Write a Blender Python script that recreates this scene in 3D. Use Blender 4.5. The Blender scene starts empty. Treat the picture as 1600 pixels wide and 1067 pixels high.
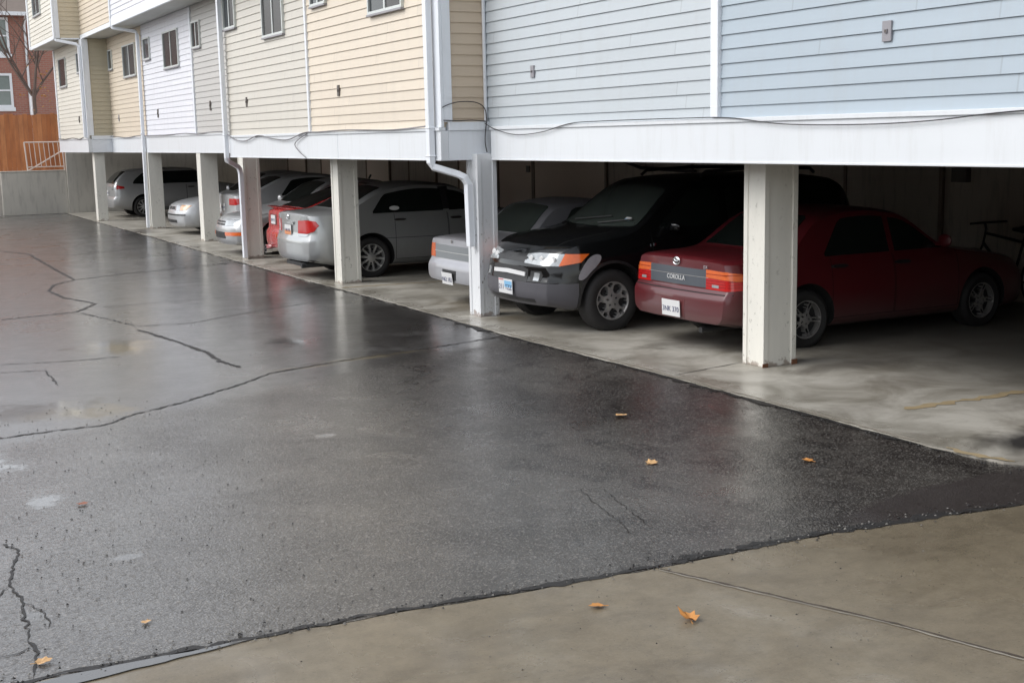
import bpy, bmesh, math, random
from mathutils import Vector, Matrix
from mathutils.bvhtree import BVHTree
random.seed(11)
R = math.radians
scene = bpy.context.scene
COL = scene.collection

# ------------------------------------------------------------------ helpers
def tag(o, label=None, cat=None, group=None, kind=None):
    if label: o['label'] = label
    if cat: o['category'] = cat
    if group: o['group'] = group
    if kind: o['kind'] = kind
    return o

def empty(name, loc=(0, 0, 0), rz=0.0):
    o = bpy.data.objects.new(name, None)
    COL.objects.link(o)
    o.location = loc
    o.rotation_euler = (0, 0, rz)
    o.empty_display_size = 0.2
    return o

def link(name, me, parent=None):
    o = bpy.data.objects.new(name, me)
    COL.objects.link(o)
    if parent is not None:
        o.parent = parent
    return o

class MB:
    """collects simple shapes and links them as one mesh object"""
    def __init__(s):
        s.v = []; s.f = []; s.m = []
    def add(s, vs, fs, mi=0):
        b = len(s.v)
        s.v += [tuple(v) for v in vs]
        for f in fs:
            s.f.append([b + i for i in f]); s.m.append(mi)
    def box(s, a, b, mi=0):
        x0, y0, z0 = a; x1, y1, z1 = b
        vs = [(x0,y0,z0),(x1,y0,z0),(x1,y1,z0),(x0,y1,z0),(x0,y0,z1),(x1,y0,z1),(x1,y1,z1),(x0,y1,z1)]
        s.add(vs, [(3,2,1,0),(4,5,6,7),(0,1,5,4),(1,2,6,5),(2,3,7,6),(3,0,4,7)], mi)
    def prism(s, poly, z0, z1, mi=0):
        n = len(poly)
        vs = [(p[0],p[1],z0) for p in poly] + [(p[0],p[1],z1) for p in poly]
        fs = [tuple(range(n-1,-1,-1)), tuple(range(n,2*n))]
        fs += [(i,(i+1)%n,n+(i+1)%n,n+i) for i in range(n)]
        s.add(vs, fs, mi)
    def sheet(s, poly, z, mi=0):
        s.add([(p[0],p[1],z) for p in poly], [tuple(range(len(poly)))], mi)
    def tube(s, pts, r, n=8, mi=0, cap=True):
        pts = [Vector(p) for p in pts]
        rs = r if isinstance(r, (list, tuple)) else [r]*len(pts)
        vs = []; fs = []
        ref = None
        for i, p in enumerate(pts):
            t = (pts[min(i+1,len(pts)-1)] - pts[max(i-1,0)]).normalized()
            if ref is None:
                ref = t.orthogonal().normalized()
            else:
                ref = (ref - t*ref.dot(t))
                ref = ref.normalized() if ref.length > 1e-6 else t.orthogonal().normalized()
            w = t.cross(ref)
            for k in range(n):
                a = 2*math.pi*k/n
                vs.append(p + (ref*math.cos(a) + w*math.sin(a))*rs[i])
        for i in range(len(pts)-1):
            for k in range(n):
                k2 = (k+1) % n
                fs.append((i*n+k, i*n+k2, (i+1)*n+k2, (i+1)*n+k))
        if cap:
            fs.append(tuple(range(n-1,-1,-1)))
            fs.append(tuple((len(pts)-1)*n+k for k in range(n)))
        s.add(vs, fs, mi)
    def rect_tube(s, pts, w, d, mi=0):
        """rectangular downspout: pts along path, w along world Y, d across"""
        pts = [Vector(p) for p in pts]
        vs = []; fs = []
        for i, p in enumerate(pts):
            t = (pts[min(i+1,len(pts)-1)] - pts[max(i-1,0)]).normalized()
            e1 = Vector((0,1,0)); e1 = (e1 - t*e1.dot(t)).normalized()
            e2 = t.cross(e1)
            for (a, b) in ((-1,-1),(1,-1),(1,1),(-1,1)):
                vs.append(p + e1*a*w/2 + e2*b*d/2)
        for i in range(len(pts)-1):
            for k in range(4):
                k2 = (k+1) % 4
                fs.append((i*4+k, i*4+k2, (i+1)*4+k2, (i+1)*4+k))
        fs.append((3,2,1,0)); b = (len(pts)-1)*4
        fs.append((b,b+1,b+2,b+3))
        s.add(vs, fs, mi)
    def build(s, name, mats, parent=None, smooth=None, bevel=0.0):
        me = bpy.data.meshes.new(name)
        me.from_pydata(s.v, [], s.f)
        if not isinstance(mats, (list, tuple)): mats = [mats]
        for m in mats: me.materials.append(m)
        me.polygons.foreach_set('material_index', s.m)
        bm = bmesh.new(); bm.from_mesh(me)
        bmesh.ops.recalc_face_normals(bm, faces=bm.faces)
        if bevel > 0:
            es = [e for e in bm.edges if len(e.link_faces) == 2 and e.calc_face_angle(0) > 0.6]
            bmesh.ops.bevel(bm, geom=es, offset=bevel, segments=2, affect='EDGES', profile=0.5, clamp_overlap=True)
        bm.to_mesh(me); bm.free()
        if smooth is not None:
            me.polygons.foreach_set('use_smooth', [True]*len(me.polygons))
            me.set_sharp_from_angle(angle=R(smooth))
        me.update()
        return link(name, me, parent)

def interp(pts):
    """monotone cubic through control points"""
    xs = [p[0] for p in pts]; ys = [p[1] for p in pts]; n = len(xs)
    d = [(ys[i+1]-ys[i])/(xs[i+1]-xs[i]) for i in range(n-1)]
    m = [0.0]*n
    m[0] = d[0]; m[-1] = d[-1]
    for i in range(1, n-1):
        m[i] = 0.0 if d[i-1]*d[i] <= 0 else 2*d[i-1]*d[i]/(d[i-1]+d[i])
    def f(x):
        if x <= xs[0]: return ys[0]
        if x >= xs[-1]: return ys[-1]
        i = 0
        while x > xs[i+1]: i += 1
        h = xs[i+1]-xs[i]; t = (x-xs[i])/h
        return (ys[i]*(1+2*t)*(1-t)**2 + m[i]*h*t*(1-t)**2 + ys[i+1]*t*t*(3-2*t) + m[i+1]*h*t*t*(t-1))
    return f

# ------------------------------------------------------------------ materials
def newmat(name):
    m = bpy.data.materials.new(name); m.use_nodes = True
    nt = m.node_tree
    return m, nt, nt.nodes['Principled BSDF']
def N(nt, t, **kw):
    n = nt.nodes.new(t)
    for k, v in kw.items():
        if k in n.inputs.keys(): n.inputs[k].default_value = v
        else: setattr(n, k, v)
    return n
def ramp(nt, fac, stops, interp_='LINEAR'):
    n = nt.nodes.new('ShaderNodeValToRGB'); n.color_ramp.interpolation = interp_
    el = n.color_ramp.elements
    while len(el) < len(stops): el.new(0.5)
    for e, (p, c) in zip(el, stops):
        e.position = p
        e.color = (c, c, c, 1) if isinstance(c, (int, float)) else (*c, 1)
    nt.links.new(fac, n.inputs[0]); return n.outputs[0]
def noise(nt, vec, scale, detail=4, rough=0.55, dist=0.0):
    n = nt.nodes.new('ShaderNodeTexNoise')
    n.inputs['Scale'].default_value = scale; n.inputs['Detail'].default_value = detail
    n.inputs['Roughness'].default_value = rough; n.inputs['Distortion'].default_value = dist
    if vec is not None: nt.links.new(vec, n.inputs['Vector'])
    return n.outputs[0]
def mixc(nt, fac, a, b, mode='MIX'):
    n = nt.nodes.new('ShaderNodeMix'); n.data_type = 'RGBA'; n.blend_type = mode
    for sock, val in ((n.inputs[0], fac), (n.inputs[6], a), (n.inputs[7], b)):
        if isinstance(val, (int, float)): sock.default_value = val
        elif isinstance(val, tuple): sock.default_value = (*val, 1)
        else: nt.links.new(val, sock)
    return n.outputs[2]
def mth(nt, op, a, b=0.0, c=None, clamp=False):
    n = nt.nodes.new('ShaderNodeMath'); n.operation = op; n.use_clamp = clamp
    for sock, val in zip(n.inputs, (a, b, c)):
        if val is None: continue
        if isinstance(val, (int, float)): sock.default_value = val
        else: nt.links.new(val, sock)
    return n.outputs[0]
def coords(nt, scale=(1,1,1), kind='Object'):
    tc = nt.nodes.new('ShaderNodeTexCoord'); mp = nt.nodes.new('ShaderNodeMapping')
    mp.inputs['Scale'].default_value = scale
    nt.links.new(tc.outputs[kind], mp.inputs[0]); return mp.outputs[0]
def bump(nt, bsdf, h, strength=0.3, dist=0.01):
    b = nt.nodes.new('ShaderNodeBump'); b.inputs['Strength'].default_value = strength
    b.inputs['Distance'].default_value = dist
    nt.links.new(h, b.inputs['Height']); nt.links.new(b.outputs[0], bsdf.inputs['Normal'])

def plain(name, col, rough=0.5, metal=0.0, coat=0.0, var=0.12, vscale=3.0, spec=0.5, dirt=None):
    m, nt, b = newmat(name)
    v = coords(nt)
    nz = noise(nt, v, vscale, 5, 0.6)
    dark = tuple(c*(1-var) for c in col); lite = tuple(min(1, c*(1+var)) for c in col)
    c = mixc(nt, nz, dark, lite)
    if dirt:
        nz2 = noise(nt, coords(nt, (6, 6, 0.8)), 1.6, 6, 0.65)
        k = ramp(nt, nz2, [(0.5, 0.0), (0.75, 1.0)])
        c = mixc(nt, mth(nt, 'MULTIPLY', k, dirt[1]), c, dirt[0])
    nt.links.new(c, b.inputs['Base Color'])
    nz3 = noise(nt, v, vscale*4, 3)
    nt.links.new(mth(nt, 'MULTIPLY_ADD', nz3, rough*0.3, rough*0.85), b.inputs['Roughness'])
    b.inputs['Metallic'].default_value = metal
    b.inputs['Coat Weight'].default_value = coat
    b.inputs['Coat Roughness'].default_value = 0.06
    b.inputs['Specular IOR Level'].default_value = spec
    return m

def paint(name, col, rough=0.35, metal=0.0, coat=0.6):
    m, nt, b = newmat(name)
    v = coords(nt)
    nz = noise(nt, v, 2.2, 4, 0.6)
    fl = noise(nt, v, 900, 1)
    c = mixc(nt, nz, tuple(x*0.9 for x in col), tuple(min(1, x*1.08) for x in col))
    if metal > 0:
        c = mixc(nt, mth(nt, 'MULTIPLY', fl, 0.12), c, tuple(min(1, x*1.5) for x in col))
    # road film low on the body
    sep = nt.nodes.new('ShaderNodeSeparateXYZ'); nt.links.new(v, sep.inputs[0])
    lo = ramp(nt, mth(nt, 'ADD', sep.outputs[2], mth(nt, 'MULTIPLY', nz, 0.15)), [(0.28, 0.45), (0.62, 0.0)])
    c = mixc(nt, lo, c, (0.09, 0.085, 0.08))
    nt.links.new(c, b.inputs['Base Color'])
    b.inputs['Metallic'].default_value = metal
    nt.links.new(mth(nt, 'MULTIPLY_ADD', noise(nt, v, 7, 4), 0.14, rough-0.05), b.inputs['Roughness'])
    b.inputs['Coat Weight'].default_value = coat
    b.inputs['Coat Roughness'].default_value = 0.05
    return m

M = {}
M['white_trim'] = plain('white_trim', (0.80, 0.83, 0.87), 0.45, var=0.04, dirt=((0.42, 0.40, 0.36), 0.14))
M['fascia'] = plain('fascia', (0.73, 0.755, 0.78), 0.4, var=0.04, vscale=0.8, dirt=((0.46, 0.45, 0.42), 0.2))
def siding_mat(name, col):
    m, nt, b = newmat(name)
    v = coords(nt, (1.0, 0.25, 3.0))
    nz = noise(nt, v, 2.0, 5, 0.6)
    c = mixc(nt, nz, tuple(x*0.93 for x in col), tuple(min(1, x*1.04) for x in col))
    sp_ = nt.nodes.new('ShaderNodeSeparateXYZ'); nt.links.new(coords(nt), sp_.inputs[0])
    row = mth(nt, 'FLOOR', mth(nt, 'DIVIDE', mth(nt, 'SUBTRACT', sp_.outputs[2], 2.372), 0.1228))
    wn = nt.nodes.new('ShaderNodeTexWhiteNoise'); wn.noise_dimensions = '1D'; nt.links.new(row, wn.inputs['W'])
    # each course is made of boards about 3.7 m long, butted at random places
    bx = mth(nt, 'ADD', mth(nt, 'DIVIDE', sp_.outputs[1], 3.7), mth(nt, 'MULTIPLY', wn.outputs[0], 7.0))
    w2 = nt.nodes.new('ShaderNodeTexWhiteNoise'); w2.noise_dimensions = '2D'; cv = nt.nodes.new('ShaderNodeCombineXYZ')
    nt.links.new(row, cv.inputs[0]); nt.links.new(mth(nt, 'FLOOR', bx), cv.inputs[1]); nt.links.new(cv.outputs[0], w2.inputs['Vector'])
    c = mixc(nt, mth(nt, 'MULTIPLY', w2.outputs[0], 0.07), c, (0.25, 0.24, 0.22))
    jn = ramp(nt, mth(nt, 'FRACT', bx), [(0.0, 1.0), (0.0016, 0.0)], 'CONSTANT')
    c = mixc(nt, mth(nt, 'MULTIPLY', jn, 0.2), c, (0.10, 0.10, 0.10))
    st = noise(nt, coords(nt, (5, 5, 0.5)), 1.2, 5, 0.6)
    c = mixc(nt, mth(nt, 'MULTIPLY', ramp(nt, st, [(0.5, 0.0), (0.8, 1.0)]), 0.16), c, (0.34, 0.32, 0.29))
    nt.links.new(c, b.inputs['Base Color'])
    b.inputs['Roughness'].default_value = 0.5
    g = noise(nt, coords(nt, (8, 2.0, 60)), 5.0, 4, 0.6)
    bump(nt, b, g, 0.06, 0.004)
    return m
S = {k: siding_mat('siding_' + k, c) for k, c in dict(
    blue=(0.415, 0.485, 0.545), pale_blue=(0.52, 0.565, 0.595), beige=(0.73, 0.64, 0.52), sand=(0.63, 0.595, 0.525),
    taupe=(0.52, 0.505, 0.48), white=(0.75, 0.755, 0.80), peach=(0.67, 0.58, 0.46), olive=(0.53, 0.48, 0.36),
    tan=(0.60, 0.49, 0.37), cream=(0.72, 0.69, 0.61), straw=(0.65, 0.57, 0.42)).items()}
M['pane'] = plain('pane', (0.030, 0.034, 0.038), 0.08, var=0.3, spec=0.4)
M['blind'] = plain('blind', (0.035, 0.032, 0.032), 0.25, var=0.2, spec=0.3)
M['win_frame'] = plain('win_frame', (0.62, 0.65, 0.63), 0.4, metal=0.2)
M['grey_plate'] = plain('grey_plate', (0.30, 0.29, 0.31), 0.45)
M['dark_plate'] = plain('dark_plate', (0.10, 0.085, 0.075), 0.5)
M['cable'] = plain('cable', (0.035, 0.032, 0.035), 0.5)
M['cable_grey'] = plain('cable_grey', (0.22, 0.21, 0.22), 0.5)
M['soffit'] = plain('soffit', (0.55, 0.56, 0.54), 0.6)
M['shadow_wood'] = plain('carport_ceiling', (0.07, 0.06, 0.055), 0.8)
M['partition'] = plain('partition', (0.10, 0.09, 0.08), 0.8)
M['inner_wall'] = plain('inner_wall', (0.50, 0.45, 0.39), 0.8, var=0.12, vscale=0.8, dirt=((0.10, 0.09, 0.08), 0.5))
M['door_tan'] = plain('door_tan', (0.72, 0.61, 0.51), 0.6, var=0.08, vscale=0.7)
M['door_trim'] = plain('door_trim', (0.20, 0.15, 0.11), 0.6)
M['conc_wall'] = plain('concrete_wall', (0.56, 0.53, 0.47), 0.75, var=0.16, vscale=1.2, dirt=((0.20, 0.185, 0.165), 0.45))
M['rail_paint'] = plain('rail_paint', (0.82, 0.70, 0.62), 0.45)

def column_mat(name, col, wear):
    m, nt, b = newmat(name)
    v = coords(nt)
    nz = noise(nt, coords(nt, (4, 4, 1)), 2.0, 6, 0.65)
    c = mixc(nt, nz, tuple(x*0.82 for x in col), tuple(min(1, x*1.05) for x in col))
    sep = nt.nodes.new('ShaderNodeSeparateXYZ'); nt.links.new(v, sep.inputs[0])
    # chips and scrapes, denser below bumper height
    ch = noise(nt, coords(nt, (1, 1, 0.7)), 22, 5, 0.7)
    ch2 = noise(nt, coords(nt, (1, 1, 0.3)), 3.0, 4, 0.6)
    zf = ramp(nt, mth(nt, 'DIVIDE', sep.outputs[2], 2.0), [(0.0, 1.0), (0.55, 0.75), (1.0, 0.45)])
    k = mth(nt, 'MULTIPLY', ramp(nt, ch, [(0.60, 0.0), (0.64, 1.0)]), ramp(nt, ch2, [(0.42, 0.0), (0.62, 1.0)]))
    k = mth(nt, 'MULTIPLY', mth(nt, 'MULTIPLY', k, zf), wear)
    c = mixc(nt, k, c, (0.13, 0.12, 0.09))
    # rust at the foot
    rs = noise(nt, v, 9, 4, 0.6)
    fz = mth(nt, 'MULTIPLY', ramp(nt, mth(nt, 'SUBTRACT', sep.outputs[2], mth(nt, 'MULTIPLY', mth(nt, 'SUBTRACT', rs, 0.42), 0.3)), [(0.0, 1.0), (0.03, 0.0)]), 0.65)
    c = mixc(nt, fz, c, (0.17, 0.10, 0.06))
    nt.links.new(c, b.inputs['Base Color'])
    b.inputs['Roughness'].default_value = 0.5
    bump(nt, b, mth(nt, 'SUBTRACT', nz, k), 0.25, 0.004)
    return m
M['column'] = column_mat('column_paint', (0.80, 0.78, 0.71), 0.8)
M['column_worn'] = column_mat('column_paint_worn', (0.77, 0.785, 0.80), 1.0)

# ---- ground materials
def wet_ground(name, kind):
    m, nt, b = newmat(name)
    v = coords(nt)
    big = noise(nt, v, 0.35, 5, 0.6)
    mid = noise(nt, v, 1.6, 6, 0.62, 0.6)
    fine = noise(nt, v, 38, 4, 0.7)
    agg = nt.nodes.new('ShaderNodeTexVoronoi'); agg.inputs['Scale'].default_value = 85
    nt.links.new(v, agg.inputs['Vector'])
    ad = agg.outputs['Distance']
    sep = nt.nodes.new('ShaderNodeSeparateXYZ'); nt.links.new(v, sep.inputs[0])
    if kind == 'asphalt':
        c = mixc(nt, mid, (0.048, 0.043, 0.038), (0.108, 0.100, 0.089))
        # the older pour beyond the seam is smoother and a little paler
        yy = mth(nt, 'ADD', sep.outputs[1], mth(nt, 'MULTIPLY', sep.outputs[0], -0.42))
        old = ramp(nt, mth(nt, 'DIVIDE', yy, 20.0), [(0.455, 0.0), (0.475, 1.0)])
        c = mixc(nt, mth(nt, 'MULTIPLY', old, 0.6), c, (0.115, 0.112, 0.110))
        # dark oil film by the bays
        oil = mth(nt, 'MULTIPLY', ramp(nt, noise(nt, v, 0.55, 5, 0.65, 0.3), [(0.38, 0.0), (0.54, 0.9)]), ramp(nt, mth(nt, 'DIVIDE', sep.outputs[0], 7.0), [(0.42, 0.1), (0.72, 1.0)]))
        c = mixc(nt, oil, c, (0.026, 0.022, 0.020))
        mot = mth(nt, 'MULTIPLY', ramp(nt, noise(nt, coords(nt, (1, 0.7, 1)), 2.3, 9, 0.75, 0.5), [(0.50, 0.0), (0.60, 0.85)]), ramp(nt, mth(nt, 'DIVIDE', sep.outputs[0], 7.0), [(0.30, 0.15), (0.62, 1.0)]))
        c = mixc(nt, mot, c, (0.016, 0.013, 0.012))
        # pale stones
        sepc = nt.nodes.new('ShaderNodeSeparateColor'); nt.links.new(agg.outputs['Color'], sepc.inputs[0])
        stone = mth(nt, 'MULTIPLY', ramp(nt, sepc.outputs[0], [(0.60, 0.0), (0.66, 1.0)]), ramp(nt, ad, [(0.25, 1.0), (0.55, 0.0)]))
        stone = mth(nt, 'MULTIPLY', stone, mth(nt, 'SUBTRACT', 0.8, mth(nt, 'MULTIPLY', old, 0.6)))
        c = mixc(nt, stone, c, (0.24, 0.225, 0.205))
        ag2 = nt.nodes.new('ShaderNodeTexVoronoi'); ag2.inputs['Scale'].default_value = 34; nt.links.new(v, ag2.inputs['Vector'])
        sc2 = nt.nodes.new('ShaderNodeSeparateColor'); nt.links.new(ag2.outputs['Color'], sc2.inputs[0])
        st2 = mth(nt, 'MULTIPLY', ramp(nt, sc2.outputs[0], [(0.84, 0.0), (0.88, 1.0)]), ramp(nt, ag2.outputs['Distance'], [(0.22, 1.0), (0.42, 0.0)]))
        c = mixc(nt, mth(nt, 'MULTIPLY', st2, mth(nt, 'SUBTRACT', 0.7, mth(nt, 'MULTIPLY', old, 0.6))), c, (0.22, 0.20, 0.18))
        pits = mth(nt, 'MULTIPLY', ramp(nt, noise(nt, v, 26, 3, 0.7), [(0.60, 0.0), (0.70, 1.0)]), mth(nt, 'SUBTRACT', 0.8, mth(nt, 'MULTIPLY', old, 0.5)))
        c = mixc(nt, pits, c, (0.022, 0.020, 0.019))
        # newer strip of asphalt along the apron at the right
        mp = nt.nodes.new('ShaderNodeMapping'); mp.inputs['Location'].default_value = (-6.2/1.5, -5.05/0.36, 0); mp.inputs['Scale'].default_value = (1/1.5, 1/0.36, 0)
        nt.links.new(v, mp.inputs[0]); ln = nt.nodes.new('ShaderNodeVectorMath'); ln.operation = 'LENGTH'; nt.links.new(mp.outputs[0], ln.inputs[0])
        pm = ramp(nt, mth(nt, 'ADD', ln.outputs['Value'], mth(nt, 'MULTIPLY', mth(nt, 'SUBTRACT', noise(nt, v, 7, 5, 0.7), 0.5), 0.5)), [(0.85, 1.0), (1.0, 0.0)])
        c = mixc(nt, mth(nt, 'MULTIPLY', pm, 0.85), c, (0.050, 0.042, 0.040))
        # silt left by drying puddles
        for (sx, sy, srx, sry, am) in ((2.59, 13.72, 0.22, 0.5, 0.75), (1.80, 10.55, 0.35, 0.36, 0.7), (1.55, 10.6, 0.5, 0.3, 0.4), (4.5, 11.65, 0.5, 0.10, 0.8), (3.9, 11.5, 0.4, 0.09, 0.5), (5.0, 11.75, 0.4, 0.07, 0.6)):
            mp = nt.nodes.new('ShaderNodeMapping'); mp.inputs['Location'].default_value = (-sx/srx, -sy/sry, 0); mp.inputs['Scale'].default_value = (1/srx, 1/sry, 0)
            nt.links.new(v, mp.inputs[0]); ln = nt.nodes.new('ShaderNodeVectorMath'); ln.operation = 'LENGTH'; nt.links.new(mp.outputs[0], ln.inputs[0])
            dd = mth(nt, 'ADD', ln.outputs['Value'], mth(nt, 'MULTIPLY', mth(nt, 'SUBTRACT', noise(nt, v, 5, 5, 0.65), 0.5), 1.6))
            c = mixc(nt, mth(nt, 'MULTIPLY', ramp(nt, dd, [(0.45, 1.0), (0.95, 0.0)]), am), c, (0.17, 0.135, 0.075))
        nt.links.new(c, b.inputs['Base Color'])
        wetn = mth(nt, 'ADD', mth(nt, 'MULTIPLY', mid, 0.45), mth(nt, 'MULTIPLY', big, 0.55))
        film = ramp(nt, wetn, [(0.38, 0.42), (0.52, 0.32), (0.64, 0.22)])
        nt.links.new(film, b.inputs['Roughness'])
        h = mth(nt, 'ADD', mth(nt, 'MULTIPLY', ad, -0.7), mth(nt, 'MULTIPLY', fine, 0.8))
        dry = ramp(nt, mid, [(0.42, 1.0), (0.68, 0.35)])
        h = mth(nt, 'MULTIPLY', h, dry)
        h = mth(nt, 'ADD', h, mth(nt, 'MULTIPLY', noise(nt, v, 5, 3), 1.2))
        bp = nt.nodes.new('ShaderNodeBump'); bp.inputs['Distance'].default_value = 0.006
        nt.links.new(mth(nt, 'SUBTRACT', 0.55, mth(nt, 'MULTIPLY', old, 0.36)), bp.inputs['Strength'])
        nt.links.new(h, bp.inputs['Height']); nt.links.new(bp.outputs[0], b.inputs['Normal'])
        b.inputs['Specular IOR Level'].default_value = 0.5
        # shallow puddles: hollows where the film closes over the stones
        pud = None; pn = mth(nt, 'MULTIPLY', mth(nt, 'SUBTRACT', noise(nt, v, 4.5, 7, 0.75, 0.8), 0.5), 2.8)
        for (sx, sy, srx, sry) in ((1.25, 10.8, 0.75, 0.65), (2.6, 13.9, 0.5, 0.6), (0.8, 9.2, 0.28, 0.5), (1.22, 6.63, 0.10, 0.06), (3.08, 8.69, 0.12, 0.09), (4.3, 13.1, 0.25, 0.4), (1.0, 8.0, 0.14, 0.2), (0.66, 6.0, 0.09, 0.1)):
            mp = nt.nodes.new('ShaderNodeMapping'); mp.inputs['Location'].default_value = (-sx/srx, -sy/sry, 0); mp.inputs['Scale'].default_value = (1/srx, 1/sry, 0)
            nt.links.new(v, mp.inputs[0]); ln = nt.nodes.new('ShaderNodeVectorMath'); ln.operation = 'LENGTH'; nt.links.new(mp.outputs[0], ln.inputs[0])
            one = ramp(nt, mth(nt, 'ADD', ln.outputs['Value'], pn), [(0.40, 1.0), (0.95, 0.0)])
            pud = one if pud is None else mth(nt, 'MAXIMUM', pud, one)
        inv = mth(nt, 'SUBTRACT', 1.0, pud)
        nt.links.new(mth(nt, 'MULTIPLY', inv, mth(nt, 'SUBTRACT', 0.55, mth(nt, 'MULTIPLY', old, 0.36))), bp.inputs['Strength'])
        # standing water film
        wet = ramp(nt, wetn, [(0.40, 0.0), (0.62, 1.0)])
        lft = ramp(nt, mth(nt, 'DIVIDE', sep.outputs[0], 7.0), [(0.15, 0.75), (0.62, 0.1)])
        cw = mth(nt, 'ADD', mth(nt, 'MULTIPLY_ADD', wet, 0.55, 0.22), mth(nt, 'ADD', mth(nt, 'MULTIPLY', old, 0.65), lft), None, True)
        cw = mth(nt, 'MULTIPLY', cw, mth(nt, 'SUBTRACT', 1.0, mth(nt, 'MULTIPLY', ramp(nt, noise(nt, v, 30, 3, 0.7), [(0.50, 0.0), (0.62, 1.0)]), mth(nt, 'SUBTRACT', 0.65, mth(nt, 'MULTIPLY', old, 0.5)))))
        cw = mth(nt, 'MAXIMUM', cw, pud)
        nt.links.new(cw, b.inputs['Coat Weight'])
        nt.links.new(mth(nt, 'MULTIPLY', mth(nt, 'MULTIPLY_ADD', old, 0.10, 0.11), mth(nt, 'SUBTRACT', 1.0, mth(nt, 'MULTIPLY', pud, 0.7))), b.inputs['Coat Roughness']); b.inputs['Coat IOR'].default_value = 1.45
        b2 = nt.nodes.new('ShaderNodeBump'); b2.inputs['Distance'].default_value = 0.006; nt.links.new(mth(nt, 'MULTIPLY', mth(nt, 'SUBTRACT', 1.0, mth(nt, 'MULTIPLY', pud, 0.92)), mth(nt, 'SUBTRACT', 0.42, mth(nt, 'MULTIPLY', old, 0.30))), b2.inputs['Strength'])
        nt.links.new(mth(nt, 'ADD', noise(nt, v, 4, 3), mth(nt, 'SUBTRACT', mth(nt, 'MULTIPLY', fine, 0.6), mth(nt, 'MULTIPLY', ad, mth(nt, 'SUBTRACT', 0.5, mth(nt, 'MULTIPLY', old, 0.4))))), b2.inputs['Height']); nt.links.new(b2.outputs[0], b.inputs['Coat Normal'])
    elif kind == 'apron':
        c = mixc(nt, mid, (0.150, 0.120, 0.079), (0.280, 0.234, 0.165))
        c = mixc(nt, mth(nt, 'MULTIPLY', ramp(nt, noise(nt, v, 9, 6, 0.75), [(0.42, 0.0), (0.62, 1.0)]), 0.35), c, (0.10, 0.082, 0.056))
        c = mixc(nt, mth(nt, 'MULTIPLY', ramp(nt, noise(nt, v, 60, 3, 0.8), [(0.45, 0.0), (0.7, 1.0)]), 0.35), c, (0.27, 0.235, 0.175))
        lf = noise(nt, coords(nt, (0.8, 1.6, 1)), 1.7, 7, 0.72, 0.3)
        c = mixc(nt, ramp(nt, lf, [(0.48, 0.0), (0.68, 0.5)]), c, (0.095, 0.076, 0.052))
        c = mixc(nt, mth(nt, 'MULTIPLY', ramp(nt, noise(nt, v, 140, 2), [(0.6, 0.0), (0.75, 1.0)]), 0.35), c, (0.30, 0.27, 0.22))
        nt.links.new(c, b.inputs['Base Color'])
        film = ramp(nt, mth(nt, 'ADD', mth(nt, 'MULTIPLY', mid, 0.5), mth(nt, 'MULTIPLY', big, 0.5)), [(0.38, 0.42), (0.5, 0.28), (0.62, 0.14)])
        nt.links.new(film, b.inputs['Roughness'])
        b.inputs['Coat Roughness'].default_value = 0.12; b.inputs['Coat IOR'].default_value = 1.4
        nt.links.new(ramp(nt, mth(nt, 'ADD', mth(nt, 'MULTIPLY', mid, 0.4), mth(nt, 'MULTIPLY', big, 0.6)), [(0.44, 0.0), (0.58, 0.8)]), b.inputs['Coat Weight'])
        pt = mth(nt, 'MULTIPLY', ramp(nt, noise(nt, v, 55, 2, 0.6), [(0.66, 0.0), (0.72, 1.0)]), 0.6)
        c2 = mixc(nt, pt, c, (0.05, 0.042, 0.032)); nt.links.new(c2, b.inputs['Base Color'])
        h = mth(nt, 'ADD', mth(nt, 'MULTIPLY', fine, 0.6), mth(nt, 'MULTIPLY', noise(nt, v, 160, 2), 0.5))
        bump(nt, b, h, 0.25, 0.004)
    else:   # carport slab
        c = mixc(nt, ramp(nt, mid, [(0.35, 0.0), (0.62, 1.0)]), (0.24, 0.22, 0.18), (0.48, 0.455, 0.40))
        strk = noise(nt, coords(nt, (0.7, 1.1, 1)), 1.6, 8, 0.7, 0.3)
        c = mixc(nt, ramp(nt, strk, [(0.50, 0.0), (0.70, 0.6)]), c, (0.17, 0.15, 0.125))
        # soiled spots, deep bays painted darker for shade, wet strip beside the drive
        def spot(cx, cy, rx, ry, amt, colr, c):
            mp = nt.nodes.new('ShaderNodeMapping'); mp.inputs['Location'].default_value = (-cx/rx, -cy/ry, 0)
            mp.inputs['Scale'].default_value = (1/rx, 1/ry, 0)
            nt.links.new(v, mp.inputs[0])
            ln = nt.nodes.new('ShaderNodeVectorMath'); ln.operation = 'LENGTH'
            nt.links.new(mp.outputs[0], ln.inputs[0])
            dd = mth(nt, 'ADD', ln.outputs['Value'], mth(nt, 'MULTIPLY', mth(nt, 'SUBTRACT', mid, 0.5), 1.5))
            return mixc(nt, mth(nt, 'MULTIPLY', ramp(nt, dd, [(0.35, 1.0), (1.0, 0.0)]), amt), c, colr)
        c = spot(7.15, 5.72, 0.55, 0.40, 0.97, (0.035, 0.033, 0.032), c)
        c = spot(8.0, 8.6, 0.7, 0.22, 0.5, (0.10, 0.09, 0.08), c)
        c = spot(6.95, 13.15, 0.35, 0.3, 0.6, (0.13, 0.10, 0.06), c)
        c = spot(7.2, 14.6, 0.5, 0.9, 0.6, (0.16, 0.125, 0.08), c)
        c = spot(7.9, 10.4, 0.9, 0.5, 0.6, (0.10, 0.09, 0.08), c)
        c = spot(7.1, 19.3, 0.8, 0.6, 0.6, (0.12, 0.11, 0.10), c)
        c = spot(6.9, 32.2, 0.5, 0.8, 0.7, (0.09, 0.075, 0.07), c)
        c = spot(9.8, 8.0, 1.6, 1.0, 0.5, (0.15, 0.14, 0.12), c)
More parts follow.
